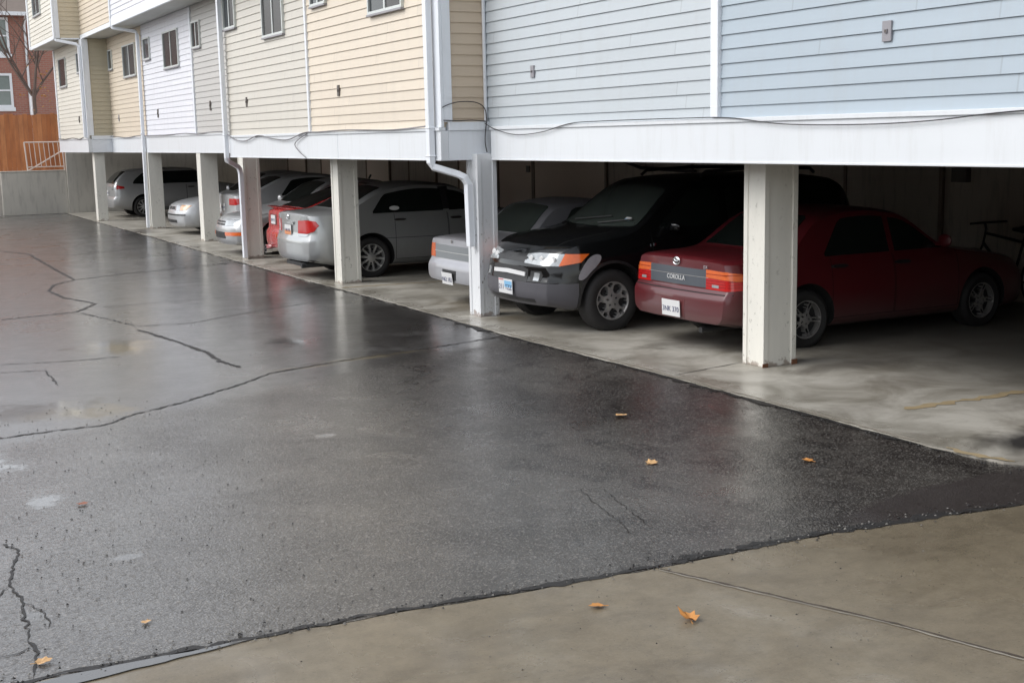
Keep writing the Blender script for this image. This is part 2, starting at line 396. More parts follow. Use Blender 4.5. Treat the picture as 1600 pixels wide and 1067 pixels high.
        deep_shade = ramp(nt, mth(nt, 'DIVIDE', mth(nt, 'ADD', sep.outputs[0], mth(nt, 'MULTIPLY', mid, 1.2)), 12.0), [(0.66, 0.0), (0.88, 0.75)])  # carport light falloff painted into the slab colour
        c = mixc(nt, deep_shade, c, (0.13, 0.12, 0.105))
        nt.links.new(c, b.inputs['Base Color'])
        wet = ramp(nt, mth(nt, 'DIVIDE', mth(nt, 'ADD', sep.outputs[0], mth(nt, 'MULTIPLY', mid, 0.8)), 12.0), [(0.58, 0.26), (0.66, 0.55)])
        nt.links.new(wet, b.inputs['Roughness'])
        bump(nt, b, mth(nt, 'ADD', fine, mid), 0.15, 0.004)
    return m
M['asphalt'] = wet_ground('asphalt_wet', 'asphalt')
M['apron'] = wet_ground('concrete_apron', 'apron')
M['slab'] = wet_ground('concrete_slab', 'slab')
M['crack'] = plain('crack_dark', (0.022, 0.02, 0.019), 0.55, var=0.3, vscale=9)
M['patch'] = plain('asphalt_patch', (0.052, 0.044, 0.041), 0.34, var=0.4, vscale=30)
M['yellow'] = plain('yellow_paint', (0.36, 0.28, 0.165), 0.6, var=0.35, vscale=11)
M['lip'] = plain('joint_lip', (0.30, 0.27, 0.225), 0.5, var=0.3, vscale=14)
M['mudwater'] = plain('puddle_silt', (0.10, 0.078, 0.035), 0.12, var=0.2)
m, nt, b = newmat('puddle'); b.inputs['Base Color'].default_value = (0.16, 0.16, 0.16, 1); b.inputs['Roughness'].default_value = 0.03
nz = noise(nt, coords(nt), 14, 2); bump(nt, b, nz, 0.03, 0.003); M['puddle'] = m

# ------------------------------------------------------------------ camera (solved from the photograph's vanishing points)
F_PX, YAW, PITCH, ROLL, CAM_H = 1975.04, -0.49186, 0.16058, -0.020927, 2.15
cam = bpy.data.cameras.new('camera'); cam.sensor_width = 36.0; cam.sensor_fit = 'HORIZONTAL'
cam.lens = F_PX/1600*36.0; cam.clip_start = 0.05; cam.clip_end = 800
cam_o = bpy.data.objects.new('camera', cam); COL.objects.link(cam_o); scene.camera = cam_o
fwd = Vector((-math.sin(YAW), math.cos(YAW), 0)); rgt = Vector((math.cos(YAW), math.sin(YAW), 0)); up = Vector((0, 0, 1))
f2 = fwd*math.cos(PITCH) - up*math.sin(PITCH); u2 = fwd*math.sin(PITCH) + up*math.cos(PITCH)
r3 = rgt*math.cos(ROLL) + u2*math.sin(ROLL); u3 = u2*math.cos(ROLL) - rgt*math.sin(ROLL)
mw = Matrix.Identity(4)
for i in range(3):
    mw[i][0] = r3[i]; mw[i][1] = u3[i]; mw[i][2] = -f2[i]
mw[0][3], mw[1][3], mw[2][3] = 0, 0, CAM_H
cam_o.matrix_world = mw

# ------------------------------------------------------------------ light and sky
SUN_EL, SUN_AZ = R(42), R(288)      # azimuth clockwise from +Y: sun on the drive side of the building
w = bpy.data.worlds.new('World'); scene.world = w; w.use_nodes = True
nt = w.node_tree
sky = nt.nodes.new('ShaderNodeTexSky'); sky.sky_type = 'NISHITA'; sky.sun_disc = False
sky.sun_elevation = SUN_EL; sky.sun_rotation = SUN_AZ; sky.dust_density = 1.0; sky.air_density = 1.0; sky.ozone_density = 1.0
hs = nt.nodes.new('ShaderNodeHueSaturation'); hs.inputs['Saturation'].default_value = 0.22
nt.links.new(sky.outputs[0], hs.inputs['Color']); nt.links.new(hs.outputs[0], nt.nodes['Background'].inputs[0])
nt.nodes['Background'].inputs[1].default_value = 0.15
sl = bpy.data.lights.new('sun', 'SUN'); sl.energy = 0.8; sl.angle = R(40); sl.color = (1.0, 0.97, 0.93)
so = bpy.data.objects.new('sun', sl); COL.objects.link(so)
sd = Vector((math.sin(SUN_AZ)*math.cos(SUN_EL), math.cos(SUN_AZ)*math.cos(SUN_EL), math.sin(SUN_EL)))
so.rotation_euler = (-sd).to_track_quat('-Z', 'Y').to_euler(); so.location = (-10, 0, 20)
scene.view_settings.view_transform = 'Standard'; scene.view_settings.look = 'None'
scene.view_settings.exposure = 0.88; scene.view_settings.gamma = 1.0

# ------------------------------------------------------------------ ground
def rough_line(pts, step=0.12, amp=0.012):
    out = []
    for i in range(len(pts)-1):
        a = Vector(pts[i]).to_2d(); b2 = Vector(pts[i+1]).to_2d(); L = (b2-a).length; n = max(1, int(L/step))
        nrm = Vector((-(b2-a).y, (b2-a).x))/max(L, 1e-6)
        for k in range(n):
            p = a.lerp(b2, k/n)
            if not (i == 0 and k == 0): p = p + nrm*random.uniform(-amp, amp)
            out.append((p.x, p.y))
    out.append(tuple(pts[-1][:2])); return out
def ribbon(mb, pts, w, z, mi, step=0.09, amp=0.02, wj=0.6):
    P = rough_line(pts, step, amp); vs = []; n = len(P)
    for i, p in enumerate(P):
        a = Vector(P[max(0, i-1)]); c = Vector(P[min(n-1, i+1)]); t = (c-a)
        t = t.normalized() if t.length > 1e-6 else Vector((1, 0)); nr = Vector((-t.y, t.x))
        e = 0.25 if i in (0, n-1) else 1.0
        w1 = w*random.uniform(1-wj, 1+wj)/2*e; w2 = w*random.uniform(1-wj, 1+wj)/2*e
        vs.append((p[0]+nr.x*w1, p[1]+nr.y*w1, z)); vs.append((p[0]-nr.x*w2, p[1]-nr.y*w2, z))
    mb.add(vs, [(2*i, 2*i+1, 2*i+3, 2*i+2) for i in range(n-1)], mi)

g = MB(); g.sheet([(-150, -150), (150, -150), (150, 150), (-150, 150)], -0.03)
tag(g.build('ground', M['asphalt']), kind='structure')

JOINT = [(6.75, 43.0), (6.72, 42.2), (6.66, 37.3), (6.60, 30.2), (6.48, 23.3), (6.44, 19.0), (6.46, 15.7), (6.43, 13.6), (6.40, 12.1), (6.42, 10.6), (6.46, 9.5), (6.45, 8.6), (6.46, 7.75), (6.45, 6.8), (6.44, 6.17), (6.45, 5.77), (6.51, 5.49), (6.62, 5.37)]
EDGE = [(6.62, 4.62), (5.89, 4.80), (5.38, 4.89), (4.89, 4.94), (4.60, 4.99), (3.90, 5.02), (3.48, 5.03), (2.70, 5.09), (2.07, 5.16), (1.48, 5.20), (1.0, 5.21), (0.36, 5.23), (-6, 5.4), (-26, 5.6)]
JR = rough_line(JOINT, 0.12, 0.014); ER = rough_line(EDGE, 0.11, 0.012)
d = MB()
d.sheet(JR + ER + [(-26, 43.0)], 0.0, 0)
CR = [([(0.3, 9.96), (0.97, 9.96), (1.39, 10.00), (1.74, 9.98), (2.02, 10.25), (2.44, 10.49), (3.07, 10.97), (3.54, 11.40), (4.22, 11.61), (4.74, 11.73), (5.31, 11.81), (6.42, 12.09)], 0.030),
 ([(3.09, 28.43), (3.49, 27.14), (3.42, 22.78), (3.42, 21.35), (3.02, 20.83), (2.80, 19.96), (2.86, 18.95), (3.12, 17.89), (2.74, 17.17), (1.78, 16.98)], 0.045),
 ([(3.42, 21.35), (4.48, 21.91), (5.54, 22.19), (6.46, 22.55)], 0.04),
 ([(3.12, 17.47), (4.16, 17.51), (4.78, 17.47), (5.69, 17.69), (6.43, 17.9)], 0.018),
 ([(2.76, 17.05), (2.98, 16.09), (3.13, 15.33), (3.75, 15.19), (4.23, 15.51), (5.12, 15.96), (6.18, 16.39)], 0.022),
 ([(3.07, 15.06), (3.25, 13.79), (3.32, 12.98), (3.30, 12.30), (3.37, 11.87)], 0.05),
 ([(1.37, 13.43), (1.95, 13.24), (2.51, 13.19)], 0.02), ([(1.31, 12.94), (1.71, 12.81), (1.69, 11.92)], 0.016),
 ([(4.03, 26.23), (5.40, 26.88), (6.5, 27.2)], 0.03),
 ([(0.66, 7.23), (0.74, 7.06), (0.62, 6.54), (0.64, 6.22), (0.61, 5.87), (0.61, 5.53), (0.56, 5.27)], 0.015), ([(0.62, 6.5), (0.52, 6.3), (0.45, 6.32), (0.3, 6.2)], 0.012), ([(0.64, 6.2), (0.72, 6.0), (0.70, 5.8)], 0.008), ([(0.61, 5.6), (0.50, 5.55), (0.4, 5.6)], 0.010),
 ([(3.91, 6.47), (3.68, 5.50)], 0.006), ([(4.03, 6.39), (3.84, 5.59)], 0.006)]
for pts, wd in CR: ribbon(d, pts, wd*0.8, 0.0035, 1, step=0.035, amp=0.013, wj=0.95)
ribbon(d, JOINT[:-2], 0.035, 0.0045, 1, amp=0.018, wj=0.85)
ribbon(d, [(6.40, 12.0), (6.42, 10.6), (6.46, 9.5), (6.45, 8.6), (6.46, 7.75), (6.45, 6.8), (6.44, 6.1)], 0.06, 0.006, 1, amp=0.022, wj=0.9)
ribbon(d, [(6.38, 13.3), (6.36, 12.4)], 0.10, 0.0065, 1, amp=0.03, wj=0.8)
ribbon(d, [(p[0], p[1]+0.015) for p in EDGE[1:12]], 0.04, 0.0045, 1, step=0.05, amp=0.015, wj=0.9)
ribbon(d, [(5.4, 4.93), (4.9, 4.98), (4.4, 5.03), (3.6, 5.06)], 0.05, 0.0055, 1, step=0.05, amp=0.02, wj=0.95)
tag(d.build('driveway', [M['asphalt'], M['crack']]), 'wet cracked asphalt driveway running along the parking bays', kind='structure')

a = MB()
a.sheet([(p[0], p[1]-0.012) for p in reversed(ER)] + [(6.62, -15), (-26, -15)], 0.002, 0)
ribbon(a, [(3.49, 5.0), (3.72, 4.45), (3.96, 3.87), (4.13, 3.33), (5.0, 0.9)], 0.012, 0.006, 1, step=0.04, amp=0.004, wj=0.5)
ribbon(a, [(3.475, 4.99), (3.705, 4.44), (3.945, 3.86), (4.115, 3.32), (4.985, 0.9)], 0.012, 0.0055, 2, step=0.04, amp=0.003, wj=0.6)
tag(a.build('concrete_apron', [M['apron'], plain('joint_dirt', (0.075, 0.058, 0.045), 0.8, var=0.4, vscale=30), M['lip']]), 'damp brown concrete apron in front of the asphalt drive', kind='structure')

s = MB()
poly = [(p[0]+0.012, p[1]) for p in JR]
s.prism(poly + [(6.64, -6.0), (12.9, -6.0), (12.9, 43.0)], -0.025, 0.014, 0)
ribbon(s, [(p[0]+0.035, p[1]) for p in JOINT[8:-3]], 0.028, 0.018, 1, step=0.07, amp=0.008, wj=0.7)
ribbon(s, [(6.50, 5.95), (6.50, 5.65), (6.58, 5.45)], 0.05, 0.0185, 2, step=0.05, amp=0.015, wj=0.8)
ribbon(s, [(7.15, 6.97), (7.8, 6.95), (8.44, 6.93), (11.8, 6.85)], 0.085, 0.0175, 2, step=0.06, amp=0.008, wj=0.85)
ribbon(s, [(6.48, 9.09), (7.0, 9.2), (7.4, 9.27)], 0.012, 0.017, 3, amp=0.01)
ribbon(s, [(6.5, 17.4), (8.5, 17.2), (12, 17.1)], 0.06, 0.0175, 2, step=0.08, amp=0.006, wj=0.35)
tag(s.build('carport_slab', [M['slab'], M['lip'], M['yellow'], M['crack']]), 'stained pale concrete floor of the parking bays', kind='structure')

def blob(cx, cy, rx, ry, n=26, j=0.25):
    ph = [random.uniform(0, 6.28) for _ in range(3)]
    return [(cx+rx*math.cos(t)*(1+j*math.sin(2*t+ph[0])+j*0.6*math.sin(5*t+ph[1])), cy+ry*math.sin(t)*(1+j*math.sin(3*t+ph[2]))) for t in [2*math.pi*i/n for i in range(n)]]
p = MB(); p.sheet(rough_line([(0.45, 5.19), (0.67, 5.20), (0.95, 5.205), (1.25, 5.185), (1.5, 5.19)], 0.06, 0.008) + rough_line([(1.25, 5.15), (1.0, 5.13), (0.7, 5.10), (0.5, 5.02)], 0.06, 0.006), 0.008)
tag(p.build('puddle_water', M['puddle']), 'long thin puddle in the gutter between asphalt and apron', kind='structure')
u = MB(); u.box((-26, 43.35, -0.5), (40, 120, 1.34))
tag(u.build('upper_ground', M['conc_wall']), kind='structure')

# ------------------------------------------------------------------ apartment building
ROW = 0.1228
bld = empty('apartment_building', (6.6, 13.6, 0))
tag(bld, 'long two storey sided apartment block raised on columns over parked cars', 'building')
BO = Vector(bld.location)
class BMB(MB):
    def build(s, name, mats, parent=bld, smooth=None, bevel=0.0, label=None):
        if parent is bld or parent.parent is bld:
            s.v = [(v[0]-BO.x, v[1]-BO.y, v[2]-BO.z) for v in s.v]
        o = MB.build(s, name, mats, parent, smooth, bevel)
        if label: o['label'] = label
        return o
def siding_x(X, y0, y1, z0, z1, mat, label, zbase=2.372, thick=0.2):
    """clapboard wall facing -X"""
    mb = BMB(); n0 = math.floor((z0-zbase)/ROW); z = zbase + n0*ROW
    while z < z1:
        a, c = max(z, z0), min(z+ROW, z1)
        if c-a > 0.01:
            pr = 0.017
            mb.add([(X-pr, y0, a), (X-pr, y1, a), (X-0.002, y1, c), (X-0.002, y0, c)], [(0, 1, 2, 3)])
            mb.add([(X-pr, y0, a), (X-pr, y1, a), (X+0.004, y1, a), (X+0.004, y0, a)], [(3, 2, 1, 0)])
            mb.add([(X-pr, y0, a), (X-0.002, y0, c), (X+0.004, y0, a)], [(0, 1, 2)])
            mb.add([(X-pr, y1, a), (X-0.002, y1, c), (X+0.004, y1, a)], [(2, 1, 0)])
        z += ROW
    mb.box((X+0.004, y0, z0), (X+thick, y1, z1))
    return mb.build('siding_wall', mat, label=label)
def siding_y(Y, x0, x1, z0, z1, mat, label, zbase=2.372):
    """clapboard wall facing -Y"""
    mb = BMB(); n0 = math.floor((z0-zbase)/ROW); z = zbase + n0*ROW
    while z < z1:
        a, c = max(z, z0), min(z+ROW, z1)
        if c-a > 0.01:
            pr = 0.017
            mb.add([(x0, Y-pr, a), (x1, Y-pr, a), (x1, Y-0.002, c), (x0, Y-0.002, c)], [(0, 1, 2, 3)])
            mb.add([(x0, Y-pr, a), (x1, Y-pr, a), (x1, Y+0.004, a), (x0, Y+0.004, a)], [(3, 2, 1, 0)])
        z += ROW
    mb.box((x0, Y+0.004, z0), (x1, Y+0.15, z1))
    return mb.build('siding_wall', mat, label=label)
TOPZ = 6.8
XD, XC, XB, XA = 7.03, 6.44, 7.29, 6.63
YR, YA = 13.64, 37.2
siding_x(XD, -6, 9.12, 2.27, 4.98, S['blue'], 'blue clapboard wall')
siding_x(XD, 9.20, YR-0.005, 2.27, 4.98, S['pale_blue'], 'pale blue clapboard wall')
siding_x(XC, YR+0.02, 18.17, 2.27, 4.98, S['beige'], 'beige clapboard wall')
siding_x(XC, 18.21, 22.5, 2.27, 4.98, S['sand'], 'greyish sand clapboard wall')
siding_y(YR, XC+0.01, XD-0.005, 2.31, 4.98, S['tan'], 'narrow tan clapboard return wall')
siding_x(XB, 22.52, 28.0, 2.34, 5.07, S['taupe'], 'taupe clapboard wall')
siding_x(XB, 28.04, 32.9, 2.34, 5.07, S['white'], 'white clapboard wall')
siding_x(XB, 32.92, YA-0.005, 2.34, 5.07, S['peach'], 'peach clapboard wall')
siding_y(YA, XA+0.01, XB-0.005, 2.36, 5.07, S['olive'], 'olive tan clapboard return wall')
siding_x(XA, YA+0.02, 42.1, 2.34, 5.07, S['cream'], 'cream clapboard wall at the far end')
# jettied upper storeys
UA, UB = 5.97, 6.65
siding_x(UA, 37.52, 42.2, 5.16, TOPZ, S['cream'], 'cream clapboard upper storey')
siding_y(37.5, UA+0.01, UB-0.005, 5.10, TOPZ, S['straw'], 'straw coloured upper return wall')
siding_x(UB, 33.22, 37.495, 5.18, TOPZ, S['peach'], 'peach clapboard upper storey')
siding_x(UB, 22.62, 33.16, 5.24, TOPZ, S['white'], 'white clapboard upper storey')
siding_x(5.80, 14.32, 22.6, 5.10, TOPZ, S['sand'], 'sand clapboard upper storey')
siding_x(6.39, -6, 14.3, 5.10, TOPZ, S['pale_blue'], 'pale blue clapboard upper storey')
# soffits, floor, roof
mb = BMB()
mb.box((UA+0.02, 37.53, 5.075), (XA+0.3, 42.19, 5.10)); mb.box((UB+0.02, 22.63, 5.075), (XB+0.3, 37.49, 5.10))
mb.box((5.82, 14.33, 4.985), (XC+0.3, 22.59, 5.01)); mb.box((6.41, -6, 4.985), (XD+0.3, 14.29, 5.01))
mb.build('soffit', M['soffit'])
mb = BMB()
for x0, y0, y1 in ((6.30, -6.1, 14.28), (5.72, 14.29, 22.6), (6.56, 22.61, 37.5), (5.88, 37.51, 42.3)):
    mb.box((x0, y0, TOPZ), (13.4, y1, TOPZ+0.14))
mb.build('roof', M['dark_plate'])
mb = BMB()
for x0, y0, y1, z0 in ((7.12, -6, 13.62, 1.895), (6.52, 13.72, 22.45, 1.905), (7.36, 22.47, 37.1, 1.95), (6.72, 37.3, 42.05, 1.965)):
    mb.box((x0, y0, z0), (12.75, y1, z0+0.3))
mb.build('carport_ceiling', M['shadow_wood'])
# fascia beams
def fascia(X, y0, y1, z0, z1, label):
    mb = BMB(); mb.box((X, y0, z0), (X+0.10, y1, z1)); mb.box((X-0.018, y0, z1), (X+0.07, y1, z1+0.038)); mb.box((X-0.008, y0, z0), (X, y1, z0+0.018))
    mb.build('fascia_beam', M['fascia'], bevel=0.004, label=label)
fascia(6.985, -6, 13.46, 1.877, 2.232, 'white beam under the blue walls')
fascia(6.395, 13.60, 22.42, 1.884, 2.232, 'white beam under the beige and sand walls')
fascia(7.24, 22.44, 37.12, 1.935, 2.31, 'white beam under the white and taupe walls')
fascia(6.585, 37.16, 42.08, 1.950, 2.31, 'white beam at the far end')
for x0, x1, Y, z0, z1 in ((6.497, 7.08, 13.60, 1.884, 2.232), (6.687, 7.33, 37.16, 1.945, 2.31)):
    mb = BMB(); mb.box((x0, Y, z0), (x1, Y+0.1, z1)); mb.box((x0, Y-0.03, z1), (x1, Y+0.06, z1+0.10))
    mb.build('fascia_beam', M['white_trim'], bevel=0.004, label='short white beam under the return wall')
# seams in the metal wrapped beams
mb = BMB()
for X, Y in ((6.385, 17.0),):
    mb.box((X+0.006, Y, 1.905), (X+0.02, Y+0.004, 2.23))
mb.build('beam_seam', M['white_trim'])
# corner boards and vertical trims
def boards(lst, label=None, mat='white_trim'):
    for a_, b_ in lst:
        mb = BMB(); mb.box(a_, b_); mb.build('trim_board', M[mat], bevel=0.006, label=label)
boards([((XC-0.035, YR-0.045, 2.272), (XC+0.005, YR+0.15, 4.97)), ((XC+0.006, YR-0.045, 2.335), (XC+0.115, YR-0.02, 4.97))], 'wide white corner board beside the tan return')
boards([((XD-0.05, YR-0.06, 2.272), (XD-0.02, YR-0.02, 4.97))], 'thin inside corner strip')
boards([((XD-0.05, 9.105, 2.274), (XD+0.002, 9.212, 4.97))], 'white strip between two blues')
boards([((XC-0.04, 18.16, 2.274), (XC+0.002, 18.225, 4.97))], 'white strip between beige and sand')
boards([((XB-0.045, 27.98, 2.352), (XB+0.002, 28.06, 5.06))], 'thin strip between white and taupe')
boards([((XA-0.045, YA-0.05, 2.352), (XA+0.005, YA+0.32, 5.06)), ((XA+0.006, YA-0.05, 2.42), (XA+0.13, YA-0.02, 5.06))], 'wide white corner board at the far return')
boards([((XA-0.045, 41.98, 2.352), (XA+0.005, 42.12, 5.06))], 'white end board')
boards([((UA-0.045, 37.46, 5.085), (UA+0.005, 37.64, TOPZ-.01)), ((UA+0.006, 37.46, 5.085), (UA+0.12, 37.49, TOPZ-.01)), ((UA-0.045, 42.05, 5.085), (UA+0.005, 42.22, TOPZ-.01))], 'white upper corner board')
boards([((UB-0.045, 33.14, 5.085), (UB+0.005, 33.24, TOPZ-.01))], 'white upper strip')
boards([((UA-0.035, 37.66, 5.06), (UA+0.02, 42.03, 5.155))], 'white drip board')
boards([((UB-0.035, 33.26, 5.06), (UB+0.02, 37.45, 5.175)), ((UB-0.035, 22.62, 5.06), (UB+0.02, 33.12, 5.235))], 'white drip board')
boards([((UA+0.14, 37.455, 5.06), (UB-0.05, 37.485, 5.097))], 'straw drip board')

# windows
def window(X, y0, y1, z0, z1, label=None, slider=True, blind=False):
    fr = BMB(); t = 0.034; xo, xi = X-0.050, X-0.004
    fr.box((xo, y0, z0), (xi, y0+t, z1)); fr.box((xo, y1-t, z0), (xi, y1, z1))
    fr.box((xo, y0+t, z1-t), (xi, y1-t, z1)); fr.box((xo, y0+t, z0), (xi, y1-t, z0+t))
    if slider:
        ym = (y0+y1)/2; fr.box((xo+0.008, ym-0.022, z0+t), (xi, ym+0.022, z1-t))
    f = fr.build('window', M['win_frame'], label=label)
    pn = BMB(); pn.box((X-0.024, y0+t, z0+t), (X-0.019, y1-t, z1-t))
    pn.build('pane', M['blind'] if blind else M['pane'], parent=f)
    if slider:
        bl = BMB(); bl.box((X-0.029, y0+t+0.003, z0+t+0.003), (X-0.025, (y0+y1)/2-0.024, z1-t-0.003)); bl.build('pane', M['blind'], parent=f)
    si = BMB(); si.box((X-0.062, y0-0.012, z0-0.026), (X-0.004, y1+0.012, z0-0.002)); si.build('sill', M['grey_plate'], parent=f)
window(XC, 19.18, 20.22, 3.79, 4.72, 'wide slider in the sand wall', blind=True)
window(XC, 14.62, 15.72, 3.74, 4.72, 'slider at the top of the beige wall')
window(XC, 21.72, 22.42, 4.09, 4.80, 'narrow window beside the downspout')
window(XC, 17.30, 17.92, 4.05, 4.80, 'small high window in the beige wall')
window(XB, 36.55, 37.05, 4.20, 4.74, None, False); window(XB, 33.62, 35.1, 3.90, 4.72)
window(XB, 31.95, 32.6, 4.20, 4.73, None, False); window(XB, 29.15, 30.55, 3.88, 4.71, 'slider in the white wall', blind=True)
window(XB, 27.25, 27.9, 4.16, 4.72)
window(XA, 40.05, 41.25, 3.90, 4.75, None, False, True); window(XA, 37.72, 38.15, 4.17, 4.74, None, False)
window(UA, 39.6, 41.0, 5.95, 7.0)

# downspouts
def spout(pts, label, bands=()):
    mb = BMB(); mb.rect_tube(pts, 0.10, 0.075)
    for (x, y, z) in bands: mb.box((x-0.045, y-0.06, z), (x+0.045, y+0.06, z+0.02))
    mb.build('downspout', M['white_trim'], bevel=0.008, label=label)
spout([(6.345, 13.78, 4.97), (6.345, 13.78, 1.86), (6.37, 13.77, 1.81), (6.62, 13.62, 1.72), (6.68, 13.58, 1.68), (6.72, 13.56, 1.60), (6.735, 13.56, 0.86)], 'white downspout bending in to the corner column', ((6.345, 13.78, 2.26), (6.345, 13.78, 1.93)))
spout([(6.345, 22.47, 4.97), (6.345, 22.47, 1.88), (6.37, 22.5, 1.82), (6.60, 22.74, 1.72), (6.66, 22.80, 1.67), (6.69, 22.84, 1.58), (6.70, 22.86, 0.04)], 'white downspout at the end of the sand wall', ((6.345, 22.47, 2.27),))
spout([(UB-0.01, 33.2, 5.08), (UB+0.01, 33.15, 5.02), (XB-0.12, 32.96, 4.93), (XB-0.09, 32.93, 4.84), (7.165, 32.93, 0.04)], 'straight white downspout by the peach wall', ((7.165, 32.93, 2.4),))
spout([(UA-0.01, 37.55, 5.08), (UA+0.02, 37.5, 5.03), (XA-0.14, 37.3, 4.92), (XA-0.09, 37.28, 4.84), (XA-0.09, 37.28, 2.36)], 'white downspout on the far corner board')

# columns (flanged sections, steel wrapped)
def column(x, y, wx, wy, z1, mat, label, groove=True):
    e = 0.012; fl = 0.055
    if groove:
        poly = [(x, y), (x+fl, y), (x+fl, y+e), (x+wx-fl, y+e), (x+wx-fl, y), (x+wx, y), (x+wx, y+wy), (x, y+wy), (x, y+wy-fl), (x+e, y+wy-fl), (x+e, y+fl), (x, y+fl)]
    else:
        poly = [(x, y), (x+wx, y), (x+wx, y+wy), (x, y+wy)]
    mb = BMB(); mb.prism(poly, 0.0145, z1); mb.build('support_column', M[mat], bevel=0.004, label=label)
column(7.395, 8.945, 0.385, 0.30, 1.892, 'column', 'nearest white column, chipped paint and rusty foot')
column(6.79, 13.455, 0.26, 0.29, 1.955, 'column_worn', 'corner column with peeling scraped paint')
column(6.705, 17.885, 0.315, 0.30, 1.90, 'column', 'white column before the silver sedan')
column(6.765, 22.93, 0.315, 0.32, 1.90, 'column', 'white column behind a downspout')
column(7.245, 27.75, 0.375, 0.32, 1.945, 'column', 'white column before two silver cars', False)
column(7.235, 32.78, 0.34, 0.32, 1.945, 'column', 'white column beside the straight downspout', False)
column(6.76, 37.38, 0.28, 0.32, 1.96, 'column', 'cream column at the far corner', False)
# rusty base lugs on the nearest column
M['rust'] = plain('rust', (0.16, 0.07, 0.035), 0.8, var=0.3, vscale=20)
mb = BMB(); mb.box((7.385, 8.935, 0.015), (7.445, 8.944, 0.05)); mb.build('base_bracket', M['rust'])
mb = BMB(); mb.box((7.725, 8.93, 0.015), (7.785, 8.944, 0.06)); mb.build('base_bracket', M['rust'])

# wall fittings
def fitting(X, y, z, w_, h_, mat='grey_plate', spigot=True):
    mb = BMB(); mb.box((X-0.030, y-w_/2, z-h_/2), (X-0.012, y+w_/2, z+h_/2))
    if spigot: mb.box((X-0.042, y-w_*0.14, z-h_*0.10), (X-0.030, y+w_*0.14, z+h_*0.10), 1)
    mb.build('wall_fitting', [M[mat], M['dark_plate']], bevel=0.003)
fitting(XD, 7.11, 2.86, 0.09, 0.15); fitting(XD, 12.47, 2.855, 0.075, 0.13)
fitting(XC, 16.95, 2.83, 0.075, 0.15, 'dark_plate'); fitting(XC, 21.34, 2.82, 0.06, 0.16, 'dark_plate')
fitting(XB, 31.54, 2.88, 0.08, 0.2, 'dark_plate'); fitting(XB, 26.77, 2.92, 0.09, 0.2, 'dark_plate'); fitting(XB, 36.17, 2.87, 0.07, 0.18, 'grey_plate'); fitting(XA, 38.44, 2.89, 0.1, 0.18, 'dark_plate')

# inside the carport
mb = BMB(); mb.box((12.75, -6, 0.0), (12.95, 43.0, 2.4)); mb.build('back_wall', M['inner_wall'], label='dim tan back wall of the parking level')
mb = BMB(); mb.box((8.0, 6.0, 0.0), (12.74, 6.2, 1.9)); mb.build('end_wall', M['partition'], label='unseen partition wall added to darken the nearest parking bay')  # unseen wall added to keep light out of the nearest bay
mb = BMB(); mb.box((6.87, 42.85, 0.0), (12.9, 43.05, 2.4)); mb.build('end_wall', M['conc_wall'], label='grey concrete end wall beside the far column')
def store_door(y0, y1, z1=1.86, mat='door_tan', vent=None):
    mb = BMB(); mb.box((12.715, y0, 0.05), (12.748, y1, z1)); dd = mb.build('storage_door', M[mat])
    tr = BMB(); tr.box((12.70, y0-0.06, 0.02), (12.748, y0-0.002, z1+0.02)); tr.build('door_trim', M['door_trim'], parent=dd)
    tr = BMB(); tr.box((12.70, y1+0.002, 0.02), (12.748, y1+0.06, z1+0.02)); tr.build('door_trim', M['door_trim'], parent=dd)
    if vent is not None:
        v_ = BMB(); v_.box((12.69, vent-0.07, 1.42), (12.714, vent+0.07, 1.55)); v_.build('vent', M['dark_plate'], parent=dd)
store_door(19.95, 22.6); store_door(22.72, 24.15, vent=22.85); store_door(24.6, 26.1); store_door(27.4, 28.9, mat='inner_wall'); store_door(30.2, 31.7); store_door(33.5, 35.2); store_door(36.6, 38.2)
store_door(15.2, 17.2, vent=17.35, mat='inner_wall'); store_door(11.9, 13.6, vent=None, mat='inner_wall')
mb = BMB(); mb.box((12.66, 11.42, 1.46), (12.748, 11.66, 1.64)); mb.build('vent', M['dark_plate'])
mb = BMB(); mb.tube([(12.6, 19.6, 1.85), (12.6, 19.1, 1.66), (12.6, 18.6, 1.56), (12.6, 17.0, 1.52)], 0.03); mb.build('drain_pipe', M['cable'])

# cables along the fascia: each one hangs on the building
def cable(pts, r, mat, label):
    # smooth sag through points
    P = [Vector(p) for p in pts]; out = []
    for i in range(len(P)-1):
        p0, p1, p2, p3 = P[max(i-1, 0)], P[i], P[i+1], P[min(i+2, len(P)-1)]
        for k in range(8):
            t = k/8
            out.append(0.5*((2*p1)+(-p0+p2)*t+(2*p0-5*p1+4*p2-p3)*t*t+(-p0+3*p1-3*p2+p3)*t**3))
    out.append(P[-1]); mb = MB(); mb.tube(out, r, 6)
    o = mb.build('utility_cable', mat, smooth=60); tag(o, label, 'cable'); return o
cable([(6.955, 4.5, 2.29), (6.955, 5.9, 2.245), (6.955, 6.6, 2.20), (6.955, 7.3, 2.185), (6.955, 8.2, 2.205), (6.955, 8.9, 2.27), (6.955, 9.6, 2.282), (6.955, 11.0, 2.284), (6.955, 11.6, 2.27), (6.955, 12.2, 2.19), (6.955, 12.8, 2.17), (6.955, 13.3, 2.24), (6.94, 13.52, 2.31)], 0.0048, M['cable'], 'dark cable sagging along the white beam under the blue siding')
cable([(6.36, 13.95, 2.29), (6.36, 15.0, 2.262), (6.36, 16.5, 2.283), (6.36, 17.6, 2.272), (6.36, 18.3, 2.268), (6.36, 19.1, 2.17), (6.36, 19.9, 2.20), (6.36, 20.6, 2.25), (6.36, 21.3, 2.17), (6.36, 21.9, 2.19), (6.36, 22.4, 2.29)], 0.009, M['cable_grey'], 'grey cable looping along the beam under the beige and sand siding')
